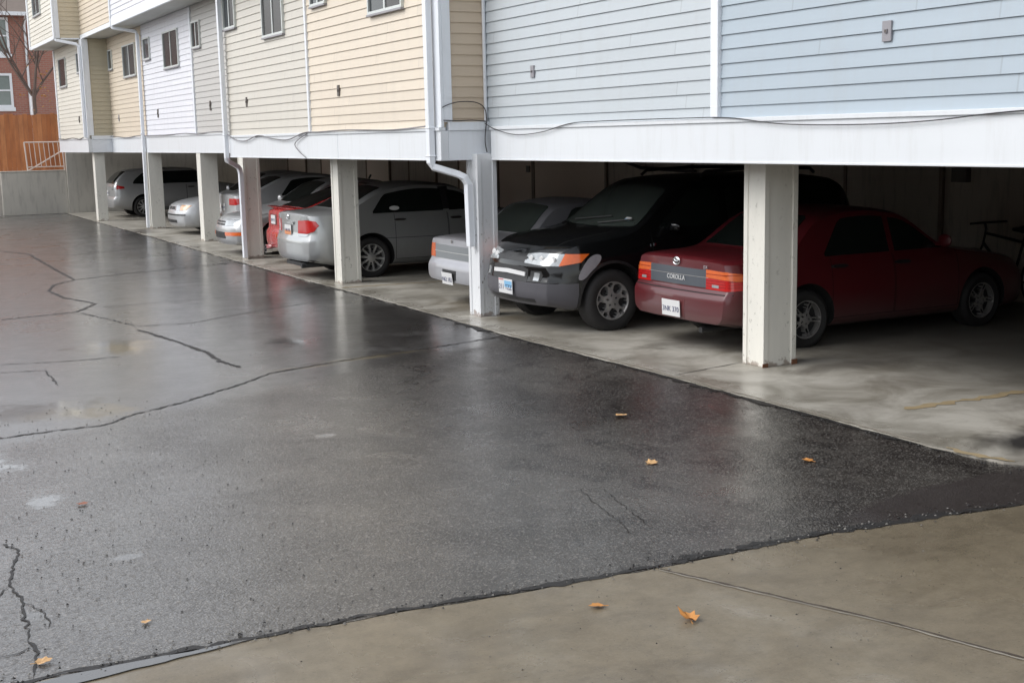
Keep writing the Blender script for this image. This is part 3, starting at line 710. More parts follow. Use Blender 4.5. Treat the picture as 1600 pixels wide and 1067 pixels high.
cable([(6.365, 18.2, 2.255), (6.365, 18.75, 2.12), (6.365, 18.6, 2.0), (6.37, 18.3, 1.9)], 0.007, M['cable_grey'], 'short loose cable end dangling over the white beam')
cable([(7.21, 22.6, 2.352), (7.21, 25.0, 2.358), (7.21, 26.5, 2.372), (7.21, 27.6, 2.345), (7.21, 29.0, 2.37), (7.21, 30.5, 2.35), (7.21, 32.6, 2.352), (7.21, 33.6, 2.37), (7.21, 35.0, 2.33), (7.21, 36.5, 2.372), (7.2, 37.1, 2.39)], 0.011, M['cable_grey'], 'thin cable strung along the beam under the white and peach siding')
cable([(6.555, 37.4, 2.40), (6.555, 38.3, 2.33), (6.555, 39.5, 2.37), (6.555, 40.8, 2.34), (6.555, 42.0, 2.37)], 0.011, M['cable'], 'wavy cable on the beam under the cream siding at the far end')
cable([(6.42, 13.585, 2.50), (6.50, 13.57, 2.535), (6.65, 13.565, 2.565), (6.85, 13.565, 2.555), (6.96, 13.565, 2.49), (6.985, 13.56, 2.36), (6.96, 13.55, 2.20), (6.94, 13.52, 2.08), (6.95, 13.50, 1.97)], 0.006, M['cable'], 'thin cable arching over the tan return wall down to the corner column')
cable([(6.42, 13.56, 2.352), (6.6, 13.556, 2.345), (6.8, 13.556, 2.348), (6.97, 13.556, 2.335)], 0.0065, M['cable'], 'straight dark cable along the base of the tan return wall')

# ------------------------------------------------------------------ far left background
rw = MB(); rw.box((4.89, 43.0, 0.0), (6.865, 43.34, 1.352)); rw.box((4.87, 42.98, 1.352), (6.865, 43.36, 1.39))
tag(rw.build('retaining_wall', M['conc_wall'], bevel=0.01), 'low stained concrete retaining wall below the orange fence', 'wall')
rw2 = MB(); rw2.box((-12, 43.6, 0.0), (4.885, 43.9, 1.34)); tag(rw2.build('garden_wall', plain('pinkish_block', (0.33, 0.27, 0.24), 0.8)), 'pinkish block wall left of the grey retaining wall', 'wall')
m, nt, b = newmat('cedar_board')
v = coords(nt, (1, 1, 0.25)); wv = noise(nt, v, 7, 5, 0.6)
sepx = nt.nodes.new('ShaderNodeSeparateXYZ'); nt.links.new(coords(nt), sepx.inputs[0])
idn = nt.nodes.new('ShaderNodeTexWhiteNoise'); idn.noise_dimensions = '1D'; nt.links.new(mth(nt, 'FLOOR', mth(nt, 'MULTIPLY', sepx.outputs[0], 1/0.142)), idn.inputs['W'])
c = mixc(nt, idn.outputs[0], (0.50, 0.17, 0.055), (0.68, 0.28, 0.11)); c = mixc(nt, ramp(nt, wv, [(0.4, 0.0), (0.75, 0.6)]), c, (0.26, 0.09, 0.04))
nt.links.new(c, b.inputs['Base Color']); b.inputs['Roughness'].default_value = 0.6; M['cedar'] = m
fc = empty('board_fence', (-2.0, 44.0, 1.34)); tag(fc, 'tall orange cedar board fence above the concrete wall', 'fence')
mb = MB(); x = 0.0
while x < 11.2:
    mb.box((x, random.uniform(0, 0.012), 0.02), (x+0.137, 0.03, 1.84+random.uniform(-0.03, 0.03))); x += 0.142
mb.build('board_panel', M['cedar'], fc)
mb = MB(); mb.box((0, 0.032, 0.35), (11.2, 0.07, 0.44)); mb.box((0, 0.032, 1.4), (11.2, 0.07, 1.49)); mb.build('fence_rail', M['cedar'], fc)
rl = empty('metal_railing', (5.72, 43.1, 1.39)); tag(rl, 'pale metal stair railing on top of the retaining wall', 'railing')
mb = MB(); mb.tube([(0, 0, 0), (-0.05, 0, 0.9)], 0.022); mb.tube([(1.12, 0, 0), (1.10, 0, 0.9)], 0.022); mb.build('post', M['rail_paint'], rl)
mb = MB(); mb.tube([(-0.05, 0, 0.89), (1.11, 0, 0.89)], 0.02); mb.tube([(0.0, 0, 0.11), (1.12, 0, 0.11)], 0.018); mb.build('rail', M['rail_paint'], rl)
mb = MB()
for k in range(1, 8):
    xx = -0.05+1.16*k/8; mb.tube([(xx+0.04, 0, 0.11), (xx, 0, 0.89)], 0.012, 6)
mb.build('baluster', M['rail_paint'], rl)
mb = MB(); mb.tube([(0.03, 0.06, 0.0), (1.12, 0.06, 0.62)], 0.022); mb.build('handrail', M['rail_paint'], rl)
# brick house
m, nt, b = newmat('brick_wall')
bt = nt.nodes.new('ShaderNodeTexBrick'); bt.inputs['Scale'].default_value = 1.0
bt.inputs['Color1'].default_value = (0.40, 0.16, 0.12, 1); bt.inputs['Color2'].default_value = (0.32, 0.12, 0.095, 1); bt.inputs['Mortar'].default_value = (0.34, 0.24, 0.20, 1)
bt.inputs['Brick Width'].default_value = 0.22; bt.inputs['Row Height'].default_value = 0.075; bt.inputs['Mortar Size'].default_value = 0.012
tc = nt.nodes.new('ShaderNodeTexCoord'); sp = nt.nodes.new('ShaderNodeSeparateXYZ'); cb = nt.nodes.new('ShaderNodeCombineXYZ')
nt.links.new(tc.outputs['Object'], sp.inputs[0]); nt.links.new(mth(nt, 'ADD', sp.outputs[0], sp.outputs[1]), cb.inputs[0]); nt.links.new(sp.outputs[2], cb.inputs[1]); nt.links.new(cb.outputs[0], bt.inputs['Vector'])
nz = noise(nt, tc.outputs['Object'], 0.8, 4); nt.links.new(mixc(nt, mth(nt, 'MULTIPLY', nz, 0.5), bt.outputs[0], (0.30, 0.16, 0.12)), b.inputs['Base Color']); b.inputs['Roughness'].default_value = 0.85; M['brick'] = m
bh = empty('brick_house', (4, 54, 1.34)); tag(bh, 'red brick house with white sash windows beyond the fence', 'house')
mb = MB(); mb.box((-8, 0, 0), (8, 8, 5.95)); mb.build('wall', M['brick'], bh)
mb = MB(); mb.add([(-8.4, -0.45, 5.95), (8.4, -0.45, 5.95), (8.4, 8.4, 5.95), (-8.4, 8.4, 5.95), (-5.5, 4, 8.6), (5.5, 4, 8.6)], [(0, 1, 5, 4), (1, 2, 5), (2, 3, 4, 5), (3, 0, 4), (3, 2, 1, 0)]); mb.build('roof', plain('shingle', (0.22, 0.18, 0.155), 0.8, var=0.25, vscale=6), bh)
mb = MB(); mb.box((-8.4, -0.58, 5.84), (3.6, -0.46, 5.98)); mb.tube([(3.48, -0.4, 5.85), (3.46, -0.06, 5.5), (3.46, -0.06, 0.2)], 0.045); mb.build('gutter', M['white_trim'], bh)
for (x0, x1, z0, z1) in ((1.85, 2.84, 2.35, 3.66), (1.80, 2.86, 4.40, 5.80), (-1.6, -0.6, 2.35, 3.66), (-1.6, -0.6, 4.40, 5.80)):
    fr = MB(); t = 0.09; zm = (z0+z1)/2
    fr.box((x0, -0.06, z0), (x0+t, 0.02, z1)); fr.box((x1-t, -0.06, z0), (x1, 0.02, z1)); fr.box((x0+t, -0.06, z0), (x1-t, 0.02, z0+t)); fr.box((x0+t, -0.06, z1-t), (x1-t, 0.02, z1)); fr.box((x0+t, -0.05, zm-0.03), (x1-t, 0.02, zm+0.03))
    fr.box((x0-0.05, -0.10, z0-0.15), (x1+0.05, 0.02, z0-0.002))
    f = fr.build('window', M['white_trim'], bh)
    pn = MB(); pn.box((x0+t, -0.02, z0+t), (x1-t, -0.012, z1-t)); pn.build('pane', plain('sash_glass', (0.22, 0.26, 0.25), 0.08, var=0.2), f)
# bare tree
tr = empty('bare_tree', (6.62, 47.0, 1.34)); tag(tr, 'bare young street tree in front of the brick house', 'tree')
random.seed(5)
tw = MB(); crown = MB()
def limb(mb, p, dr, L, r, depth):
    pts = [p]; q = p; d_ = dr.normalized()
    for k in range(4):
        d_ = (d_ + Vector((random.uniform(-.18, .18), random.uniform(-.18, .18), random.uniform(-.05, .16)))).normalized(); q = q + d_*L/4; pts.append(q)
    mb.tube(pts, [r, r*.85, r*.7, r*.55, r*.4], 5)
    if depth > 0:
        for k in range(4 if depth > 1 else 3):
            b0 = pts[random.randint(1, 4)]; a = random.uniform(0, 6.28)
            limb(crown, b0, (d_*0.8 + Vector((math.cos(a)*.8, math.sin(a)*.5, 0.35))), L*random.uniform(.5, .75), r*.5, depth-1)
tw.tube([(0, 0, 0), (0.02, 0, 1.4), (0.0, 0, 2.3), (0.03, 0, 2.75)], [0.10, 0.085, 0.075, 0.07], 8)
for dx, L in ((0.75, 2.6), (-0.8, 2.8), (0.1, 3.4), (-0.35, 3.2), (0.35, 2.6)):
    limb(crown, Vector((0.02, 0, 2.4+random.uniform(-.2, .3))), Vector((dx, random.uniform(-.4, .4), 1.2)), L, 0.05, 3)
mbark = plain('bark', (0.14, 0.105, 0.09), 0.85, var=0.3)
tw.build('trunk', mbark, tr); crown.build('crown', mbark, tr)
lv = MB()
for k in range(60):
    c0 = Vector((random.gauss(0.6, .5), random.gauss(0, .4), random.gauss(3.0, .5))); a = random.uniform(0, 6.28)
    e1 = Vector((math.cos(a), math.sin(a), random.uniform(-.6, .6)))*0.05; e2 = Vector((-math.sin(a), math.cos(a), random.uniform(-1, 1))).normalized()*0.05
    lv.add([c0-e1, c0-e2, c0+e1, c0+e2], [(0, 1, 2, 3)])
lv.build('leaves', plain('autumn_leaf', (0.42, 0.20, 0.05), 0.6), tr)
pp = MB(); pp.tube([(6.50, 46.6, 1.34), (6.48, 46.6, 3.85)], 0.028); tag(pp.build('stake_post', M['white_trim']), 'slim white post beside the bare tree trunk', 'post')

# ------------------------------------------------------------------ unseen building added across the drive (shades the bays, shows in the window glass)
ob = empty('unseen_brick_house', (-20, 8, 0)); tag(ob, 'long tan brick house added unseen across the drive to shade the parking bays', 'house')
mb = MB(); mb.box((-8, -26, 0), (0, 40, 6.4)); mb.build('wall', plain('tan_brick', (0.30, 0.22, 0.17), 0.85, var=0.2), ob)
mb = MB(); mb.box((-8.4, -26.4, 6.4), (0.4, 40.4, 6.7)); mb.build('roof', M['white_trim'], ob)
for k in range(12):
    y = -22+k*5.2
    for z in (1.2, 4.2):
        fr = MB(); fr.box((0, y, z), (0.06, y+0.08, z+1.5)); fr.box((0, y+1.22, z), (0.06, y+1.3, z+1.5)); fr.box((0, y+0.08, z), (0.06, y+1.22, z+0.08)); fr.box((0, y+0.08, z+1.42), (0.06, y+1.22, z+1.5)); fr.box((0, y+0.08, z+0.71), (0.06, y+1.22, z+0.79))
        f = fr.build('window', M['white_trim'], ob); pn = MB(); pn.box((0.005, y+0.081, z+0.081), (0.02, y+1.219, z+1.419)); pn.build('pane', M['pane'], f)

# ------------------------------------------------------------------ fallen leaves
mleaf = plain('fallen_leaf', (0.55, 0.24, 0.06), 0.45, var=0.35, vscale=30)
mleaf2 = plain('fallen_leaf_pale', (0.60, 0.36, 0.16), 0.45, var=0.3, vscale=30)
def leaf(x, y, size, rot, mat, label, curl=0.35, z=0.006):
    random.seed(int(x*100))
    lobes = [(0, 1.0), (20, .66), (42, .86), (66, .58), (92, .76), (126, .55), (158, .5), (180, .35)]
    pts = [(a, r) for a, r in lobes] + [(-a, r) for a, r in reversed(lobes[1:-1])]
    vs = [(0, 0, 0.002)]; 
    for a, r in pts:
        q = r*size*random.uniform(.8, 1.12); px, py = q*math.cos(R(a)), q*math.sin(R(a)); vs.append((px, py, curl*(q**2)/size*(0.8 if a > 0 else .3)+random.uniform(0, .14)*size))
    n = len(pts); mb = MB(); mb.add(vs, [(0, 1+i, 1+(i+1) % n) for i in range(n)])
    mb.tube([(-.1*size, 0, 0.002), (-.9*size, .15*size, .06*size)], 0.0018, 5)
    o = mb.build('fallen_leaf', mat); o.location = (x, y, z); o.rotation_euler = (0, 0, R(rot)); tag(o, label, 'leaf', 'fallen autumn leaves'); return o
leaf(5.232, 8.014, 0.075, 200, mleaf2, 'pale orange leaf on dark asphalt, farthest of the three near the bays', .5)
leaf(4.617, 6.714, 0.062, 30, mleaf2, 'pale tan leaf on dark asphalt, the middle one of three near the bays', .3)
leaf(5.523, 6.207, 0.058, 110, mleaf, 'small brown orange leaf on asphalt in front of the nearest column', .3)
leaf(2.955, 4.719, 0.048, 160, mleaf, 'small thin orange leaf on the concrete apron', .25, .008)
leaf(3.213, 4.37, 0.066, 75, mleaf, 'largest bright orange curled leaf on the concrete apron', .9, .008)
leaf(0.612, 5.40, 0.05, 10, mleaf2, 'pale leaf at the crack in the bottom left corner', .3)
leaf(1.097, 5.633, 0.032, 250, mleaf2, 'tiny yellow leaf on asphalt above the gutter puddle', .3)
leaf(1.186, 7.778, 0.045, 320, plain('leaf_red', (0.30, 0.10, 0.05), 0.5), 'dark reddish leaf on the left asphalt', .2)

# grit washed along the edges
random.seed(3); gm = MB(); gp = MB()
def chip(mb, x, y, r_, z=0.004):
    a0 = random.uniform(0, 6.28); k = [(math.cos(a0+t)*r_*random.uniform(.6, 1.2), math.sin(a0+t)*r_*random.uniform(.6, 1.2)) for t in (0, 1.3, 2.6, 3.9, 5.1)]
    vs = [(x+u_, y+v_, z) for u_, v_ in k] + [(x, y, z+r_*random.uniform(.5, .9))]
    mb.add(vs, [(i, (i+1) % 5, 5) for i in range(5)])
for i in range(420):
    t = random.random(); e = EDGE[min(10, int(t*11))]; f_ = EDGE[min(11, int(t*11)+1)]; u_ = random.random()
    x, y = e[0]+(f_[0]-e[0])*u_, e[1]+(f_[1]-e[1])*u_ + random.gauss(0.03, 0.05)
    chip(gm if random.random() < .65 else gp, x, y, random.uniform(.003, .011), 0.007)
for i in range(300):
    q_ = random.choice(JOINT[8:]); chip(gm, q_[0]-abs(random.gauss(0.02, .05)), q_[1]+random.uniform(-.9, .9), random.uniform(.004, .013), 0.004)
for i in range(420):
    chip(gm if random.random() < .7 else gp, random.uniform(0.4, 2.4) , random.uniform(5.3, 11), random.uniform(.003, .009))
for i in range(160):
    chip(gm if random.random() < .5 else gp, random.uniform(1.5, 6.3) , random.uniform(3.0, 5.0), random.uniform(.002, .006), 0.003)
tag(gm.build('dark_grit', M['crack']), 'dark asphalt crumbs along the pavement edges', kind='stuff')
tag(gp.build('pale_grit', plain('pale_stone', (0.17, 0.16, 0.145), 0.7)), 'pale gravel specks scattered over the drive', kind='stuff')

# ------------------------------------------------------------------ cars
M['tyre'] = plain('tyre', (0.022, 0.021, 0.021), 0.7, var=0.25, vscale=12)
M['well'] = plain('wheel_well', (0.008, 0.008, 0.008), 0.9)
M['alloy'] = plain('alloy', (0.50, 0.50, 0.49), 0.35, metal=0.55, var=0.1)
M['alloy_dull'] = plain('alloy_dull', (0.36, 0.35, 0.34), 0.4, metal=0.5, var=0.1)
M['black_trim'] = plain('black_trim', (0.015, 0.015, 0.016), 0.5)
M['glass'] = plain('car_glass', (0.008, 0.011, 0.010), 0.05, var=0.3, spec=0.7)
M['glass_green'] = plain('car_glass_green', (0.045, 0.056, 0.050), 0.06, var=0.5, vscale=1.6, spec=0.8)
M['seam'] = plain('panel_seam', (0.006, 0.006, 0.006), 0.8)
M['chrome'] = plain('chrome', (0.75, 0.76, 0.77), 0.14, metal=1.0, var=0.03)
M['clear_lamp'] = plain('clear_lamp', (0.40, 0.42, 0.43), 0.15, metal=0.3, var=0.45, vscale=22, coat=1.0)
M['amber'] = plain('amber_lamp', (0.72, 0.13, 0.015), 0.2, var=0.2, vscale=20, coat=0.8)
M['orange_lamp'] = plain('orange_lamp', (0.66, 0.13, 0.03), 0.25, var=0.2, vscale=20, coat=0.6)
M['red_lamp'] = plain('red_lamp', (0.48, 0.012, 0.012), 0.2, var=0.2, vscale=20, coat=0.8)
M['lens_rib'] = plain('lens_rib', (0.20, 0.008, 0.006), 0.25)
M['plate_white'] = plain('plate_white', (0.68, 0.68, 0.68), 0.4, var=0.05)
M['plate_blue'] = plain('plate_blue', (0.22, 0.48, 0.72), 0.4, var=0.15)
M['plate_ink'] = plain('plate_ink', (0.06, 0.07, 0.16), 0.5)
M['plate_orange'] = plain('plate_orange', (0.72, 0.28, 0.12), 0.4)
M['plate_red'] = plain('plate_red', (0.55, 0.18, 0.2), 0.4)
M['garnish'] = plain('rear_garnish', (0.075, 0.085, 0.10), 0.35, var=0.1)
M['cladding'] = plain('grey_cladding', (0.080, 0.078, 0.088), 0.5, var=0.15)
M['cream_cover'] = plain('sticker_white', (0.7, 0.7, 0.7), 0.5)

ROWT = [0.0, 0.05, 0.11, 0.18, 0.26, 0.34, 0.42, 0.48, 0.52, 0.56, 0.60, 0.66, 0.73, 0.80, 0.87, 0.93, 1.0]
SIDE = interp([(0, -0.11), (0.05, -0.05), (0.12, -0.02), (0.25, -0.006), (0.42, 0.0), (0.56, -0.001), (0.70, -0.008), (0.85, -0.026), (0.94, -0.043), (1.0, -0.06)])
def fused(c, bnd): return any(a <= c <= b2 for a, b2 in bnd)

def build_body(sp):
    L, W = sp['L'], sp['W']/2
    zc, zl, zb = interp(sp['zc']), interp(sp['zl']), interp(sp['zb'])
    dr, df = interp(sp['dxr']), interp(sp['dxf'])
    wf = interp(sp.get('wf', [(0, W-0.085), (0.05, W-0.05), (0.16, W-0.02), (0.5, W-0.003), (1.2, W), (L-1.2, W), (L-0.5, W-0.02), (L-0.2, W-0.06), (L-0.06, W-0.11), (L, W-0.16)]))
    lean, crown_, pc_r, pc_f = sp.get('lean', 0.34), sp.get('crown', 0.05), sp.get('pcr', 0.09), sp.get('pcf', 0.16)
    xs = set(); x = 0.0
    while x < L+1e-6:
        xs.add(round(min(x, L), 3)); x += 0.05 if (x < 0.5 or x > L-0.6) else 0.07
    xs.add(L); xs.add(0.02); xs.add(round(L-0.02, 3))
    for dd in sp['doors']: xs.add(dd[0]); xs.add(dd[1])
    xs = sorted(xs); xs2 = [xs[0]]
    keep = {v for dd in sp['doors'] for v in dd[:2]}
    for v in xs[1:]:
        if v - xs2[-1] < 0.016:
            if v in keep or v == L: xs2[-1] = v
            continue
        xs2.append(v)
    xs = xs2; nr = len(ROWT); RW = nr + 6
    def section(x):
        z0, z1, c, w_ = zb(x), zl(x), zc(x), wf(x); rows = []
        rows.append((0.0, z0))
        for t in ROWT: rows.append((w_ + SIDE(t), z0 + (z1-z0)*t))
        yb = w_ + SIDE(1.0)
        gap = max(c - z1 - crown_, 0.006)
        gh = max(c-z1, 0.01)
        ry = yb - 0.012 - lean*gap; rz = z1 + min(gap, gh*0.92)
        rows.append((yb - 0.006 - lean*gap*0.06, z1 + (rz-z1)*0.08))
        rows.append((yb - 0.010 - lean*gap*0.55, z1 + (rz-z1)*0.58))
        rows.append((ry, rz))
        rows.append((ry-0.055, rz + (c-rz)*0.42))
        rows.append((ry*0.55, rz + (c-rz)*0.86))
        rows.append((0.0, c))
        return rows      # 1 + nr + 6 rows
    def deform(x, y, z):
        fr = max(0.0, 1 - x/0.55)**2; ff = max(0.0, 1-(L-x)/0.7)**2
        w_ = W
        return x + fr*(dr(z) + pc_r*(abs(y)/w_)**2.6) - ff*(df(z) + pc_f*(abs(y)/w_)**2.4)
    bm = bmesh.new(); grid = []
    for x in xs:
        sec = section(x); ring = []
        n = len(sec)
        for k in range(n): ring.append(bm.verts.new((deform(x, sec[k][0], sec[k][1]), sec[k][0], sec[k][1])))
        for k in range(n-2, 0, -1): ring.append(bm.verts.new((deform(x, sec[k][0], sec[k][1]), -sec[k][0], sec[k][1])))
        grid.append(ring)
    n = len(sec); m_ = len(grid[0])
    slots = sp['slots']
    for i in range(len(xs)-1):
        xm = (xs[i]+xs[i+1])/2
        for k in range(m_):
            k2 = (k+1) % m_
            fc_ = bm.faces.new((grid[i][k], grid[i+1][k], grid[i+1][k2], grid[i][k2]))
            kk = k if k < n-1 else m_-1-k      # row index on the half section
            z = sum(v_.co.z for v_ in fc_.verts)/4
            fc_.material_index = sp['slot'](xm, kk, z, k < n-1, zb(xm), zl(xm), zc(xm))
    # end caps: columns follow the lip curve
    for ring, rear in ((grid[0], True), (grid[-1], False)):
        x = xs[0] if rear else xs[-1]
        lip = [ring[k] for k in range(nr, nr+6+1)] ; lip += [ring[m_-k] for k in range(nr+5, nr-1, -1)]
        # rows below: bottom..belt
        prev = lip; NB = len(lip); y0l = lip[0].co.y
        fr_ = [v_.co.y/y0l for v_ in lip]
        for j in range(nr-1, 0, -1):
            a_, b_ = ring[j], ring[m_-j]; zz = a_.co.z; yy = a_.co.y
            row = [a_] + [bm.verts.new((deform(x, yy*f_, zz), yy*f_, zz)) for f_ in fr_[1:-1]] + [b_]
            for q in range(NB-1):
                fc_ = bm.faces.new((prev[q], prev[q+1], row[q+1], row[q]))
                zz2 = (prev[q].co.z+row[q].co.z)/2
                fc_.material_index = sp['cap'](rear, zz2)
            prev = row
        b0 = ring[0]
        for q in range(NB-1):
            if abs(prev[q].co.y) < 1e-6 or abs(prev[q+1].co.y) < 1e-6 or True:
                pass
        fc_ = bm.faces.new(list(prev) + [b0]) if False else None
        # bottom edge closes to the centre vertex
        half = NB//2
        for q in range(NB-1):
            fc_ = bm.faces.new((prev[q], prev[q+1], b0)); fc_.material_index = sp['cap'](rear, 0.1)
    for co, no in sp['cuts']:
        bmesh.ops.bisect_plane(bm, geom=bm.verts[:]+bm.edges[:]+bm.faces[:], plane_co=co, plane_no=no, dist=1e-5)
    bmesh.ops.recalc_face_normals(bm, faces=bm.faces)
    for f in bm.faces:
        k = sp['recut'](f.calc_center_median(), f.material_index)
        if k is not None: f.material_index = k
    return bm

def eval_boolean(bm, cutter_mb, nslots):
    me = bpy.data.meshes.new('tmp_body'); bm.to_mesh(me); bm.free()
    mats = [bpy.data.materials.get('slot%d' % i) or bpy.data.materials.new('slot%d' % i) for i in range(nslots)]
    for m_ in mats: me.materials.append(m_)
    o = link('tmp_body', me)
    c = cutter_mb.build('tmp_cut', mats)
    for p_ in c.data.polygons: p_.material_index = nslots-1
    md = o.modifiers.new('b', 'BOOLEAN'); md.operation = 'DIFFERENCE'; md.solver = 'EXACT'; md.object = c
    dg = bpy.context.evaluated_depsgraph_get(); dg.update()
    res = bpy.data.meshes.new_from_object(o.evaluated_get(dg))
    bpy.data.objects.remove(o); bpy.data.objects.remove(c)
    return res

class Car:
    def __init__(s, sp, paint_mat, loc, front_out, label, group='cars parked under the building'):
        s.sp = sp; s.paint = paint_mat
        s.root = empty('parked_car', loc, math.pi if front_out else 0.0)
        tag(s.root, label, 'car', group)
        L, W = sp['L'], sp['W']
        NS = ['body', 'hood', 'trunk_lid', 'front_bumper', 'rear_bumper', 'door', 'door', 'door', 'door', 'cladding', 'well']
        da, db = sp['doors'][0], sp['doors'][1]
        bf, br = sp.get('bumper_f', L-0.42), sp.get('bumper_r', 0.42)
        ztf, ztr = sp.get('bump_z', (0.62, 0.64))
        clad = sp.get('clad', 0)
        hood_x, trunk_x = sp['hood_x'], sp['trunk_x']
        nr = len(ROWT)
        def slot(x, k, z, left, zb_, zl_, zc_):
            if clad and k <= nr and z < zb_+0.19 and k >= 1 and br < x < bf: return 9
            if x > bf and z < ztf:
                return 3
            if x < br and z < ztr: return 4
            if k > nr+2 and x > hood_x: return 1
            if k > nr+2 and x < trunk_x: return 2
            if 3 <= k <= nr+2:
                for q, (a_, b_) in enumerate((da[:2], db[:2])):
                    if a_ <= x <= b_: return 5 + q*2 + (0 if left else 1)
            return 0
        def cap(rear, z):
            if rear: return 4 if z < ztr else (2 if z > ztr+0.02 else 0)
            return 3 if z < ztf else 0
        cz = 0.47
        def recut(p_, mi):
            if p_.x > bf: return 3 if p_.z < ztf else (0 if mi == 3 else None)
            if p_.x < br: return 4 if p_.z < ztr else (0 if mi == 4 else None)
            if mi in (3, 4): return 0
            if clad: 
                if p_.z < cz and mi < 9: return 9
                if mi == 9: return 0
            return None
        cuts = [((0, 0, ztf), (0, 0, 1)), ((0, 0, ztr), (0, 0, 1)), ((bf, 0, 0), (1, 0, 0)), ((br, 0, 0), (1, 0, 0))] + ([((0, 0, cz), (0, 0, 1))] if clad else [])
        sp2 = dict(sp); sp2['cuts'] = cuts; sp2['recut'] = recut; sp2['slots'] = NS; sp2['slot'] = slot; sp2['cap'] = cap
        bm = build_body(sp2)
        s.bvh = BVHTree.FromBMesh(bm)
        cut = MB(); r = sp['r']
        for xw in sp['axles']:
            for sd_ in (-1, 1):
                ya, yb_ = sorted((sd_*(W/2-0.30), sd_*(W/2+0.15))); n_ = 40; RR = r+sp.get('arch', 0.055)
                vs = [(xw+RR*math.cos(2*math.pi*q/n_), y_, r+0.01+RR*math.sin(2*math.pi*q/n_)) for y_ in (ya, yb_) for q in range(n_)]
                fs = [(q, (q+1) % n_, n_+(q+1) % n_, n_+q) for q in range(n_)] + [tuple(range(n_-1, -1, -1)), tuple(range(n_, 2*n_))]
                cut.add(vs, fs)
        res = eval_boolean(bm, cut, len(NS))
        s.split(res, NS, sp)
        s.seams(da, db)
        s.wheels()
    def split(s, me, NS, sp):
        bm = bmesh.new(); bm.from_mesh(me); bm.normal_update()
        # smooth vertex normals over the whole shell so split panels still shade as one
        jobs = []
        for i, nm in enumerate(NS):
            fs = [f for f in bm.faces if f.material_index == i]
            if nm == 'well':
                for xw in sp['axles']:
                    for sg in (-1, 1):
                        jobs.append((nm, [f for f in fs if abs(f.calc_center_median().x-xw) < 0.8 and f.calc_center_median().y*sg > 0]))
            else: jobs.append((nm, fs))
        for nm, fs in jobs:
            if not fs: continue
            idx = {}; vs = []; fl = []
            for f in fs:
                lst = []
                for v_ in f.verts:
                    if v_.index not in idx: idx[v_.index] = len(vs); vs.append((tuple(v_.co), v_.normal.copy()))
                    lst.append(idx[v_.index])
                fl.append(lst)
            nme = bpy.data.meshes.new(nm if nm != 'well' else 'wheel_well')
            nme.from_pydata([q[0] for q in vs], [], fl)
            mat = M['well'] if nm == 'well' else (sp.get('mats', {}).get(nm) or s.paint)
            nme.materials.append(mat)
            nme.polygons.foreach_set('use_smooth', [True]*len(nme.polygons))
            if nm != 'well':
                nme.set_sharp_from_angle(angle=R(sp.get('sharp', 38)))
            nme.update()
            link('wheel_well' if nm == 'well' else nm, nme, s.root)
        bm.free(); bpy.data.meshes.remove(me)
    # project a flat outline on to the body
    def decal(s, pts, d, name, mat, off=0.005, cell=0.055, parent=None, skirt=0.012, smooth_corner=0, label=None, mirror=False):
        d = Vector(d).normalized(); ea = Vector((0, 0, 1)).cross(d).normalized(); eb = d.cross(ea)
        P = [Vector(p) for p in pts]
        q2 = [(p.dot(ea), p.dot(eb)) for p in P]
        for _ in range(smooth_corner):
            nq = []
            for i in range(len(q2)):
                a_, b_ = q2[i], q2[(i+1) % len(q2)]
                le = math.hypot(a_[0]-b_[0], a_[1]-b_[1]); k_ = min(0.25, 0.04/max(le, 1e-4))
                nq.append((a_[0]*(1-k_)+b_[0]*k_, a_[1]*(1-k_)+b_[1]*k_)); nq.append((a_[0]*k_+b_[0]*(1-k_), a_[1]*k_+b_[1]*(1-k_)))
            q2 = nq
        bm = bmesh.new(); bm.faces.new([bm.verts.new((a_, b_, 0)) for a_, b_ in q2])
        for ax in (0, 1):
            lo = min(q[ax] for q in q2); hi = max(q[ax] for q in q2); nn = int((hi-lo)/cell)
            for k in range(1, nn+1):
                no = Vector((1, 0, 0)) if ax == 0 else Vector((0, 1, 0))
                bmesh.ops.bisect_plane(bm, geom=bm.verts[:]+bm.edges[:]+bm.faces[:], plane_co=no*(lo+(hi-lo)*k/(nn+1)), plane_no=no, dist=1e-5)
        for v_ in bm.verts:
            o = ea*v_.co.x + eb*v_.co.y
            hit = s.bvh.ray_cast(o - d*8, d)
            if hit[0] is None: hit = s.bvh.find_nearest(o + d*max(-3, min(3, 0)) if False else (P[0] + (ea*(v_.co.x-q2[0][0]) + eb*(v_.co.y-q2[0][1]))))
            nrm = hit[1]
            if nrm.dot(d) > 0: nrm = -nrm
            dirn = (nrm*0.6 - d*0.4).normalized()
            v_.co = hit[0] + dirn*off
        bm.normal_update()
        be = [e for e in bm.edges if len(e.link_faces) == 1]
        ext = bmesh.ops.extrude_edge_only(bm, edges=be)
        for v_ in [g_ for g_ in ext['geom'] if isinstance(g_, bmesh.types.BMVert)]: v_.co = v_.co + d*skirt
        bmesh.ops.recalc_face_normals(bm, faces=bm.faces)
        # outward = against d
        tot = Vector()
        for f in bm.faces: tot += f.normal*f.calc_area()
        if tot.dot(d) > 0: bmesh.ops.reverse_faces(bm, faces=bm.faces[:])
        me = bpy.data.meshes.new(name); bm.to_mesh(me); bm.free(); me.materials.append(mat)
        me.polygons.foreach_set('use_smooth', [True]*len(me.polygons)); me.set_sharp_from_angle(angle=R(45))
        o = link(name, me, parent or s.root)
        if label: o['label'] = label
        return o
    def both(s, pts, d, name, mat, **k):
        s.decal(pts, d, name, mat, **k)
        s.decal([(p[0], -p[1], p[2]) for p in reversed(pts)], (d[0], -d[1], d[2]), name, mat, **k)
    def side(s, xz, name, mat, **k):
        W = s.sp['W']/2
        s.both([(x, -W, z) for x, z in xz], (0, 1, 0), name, mat, **k)
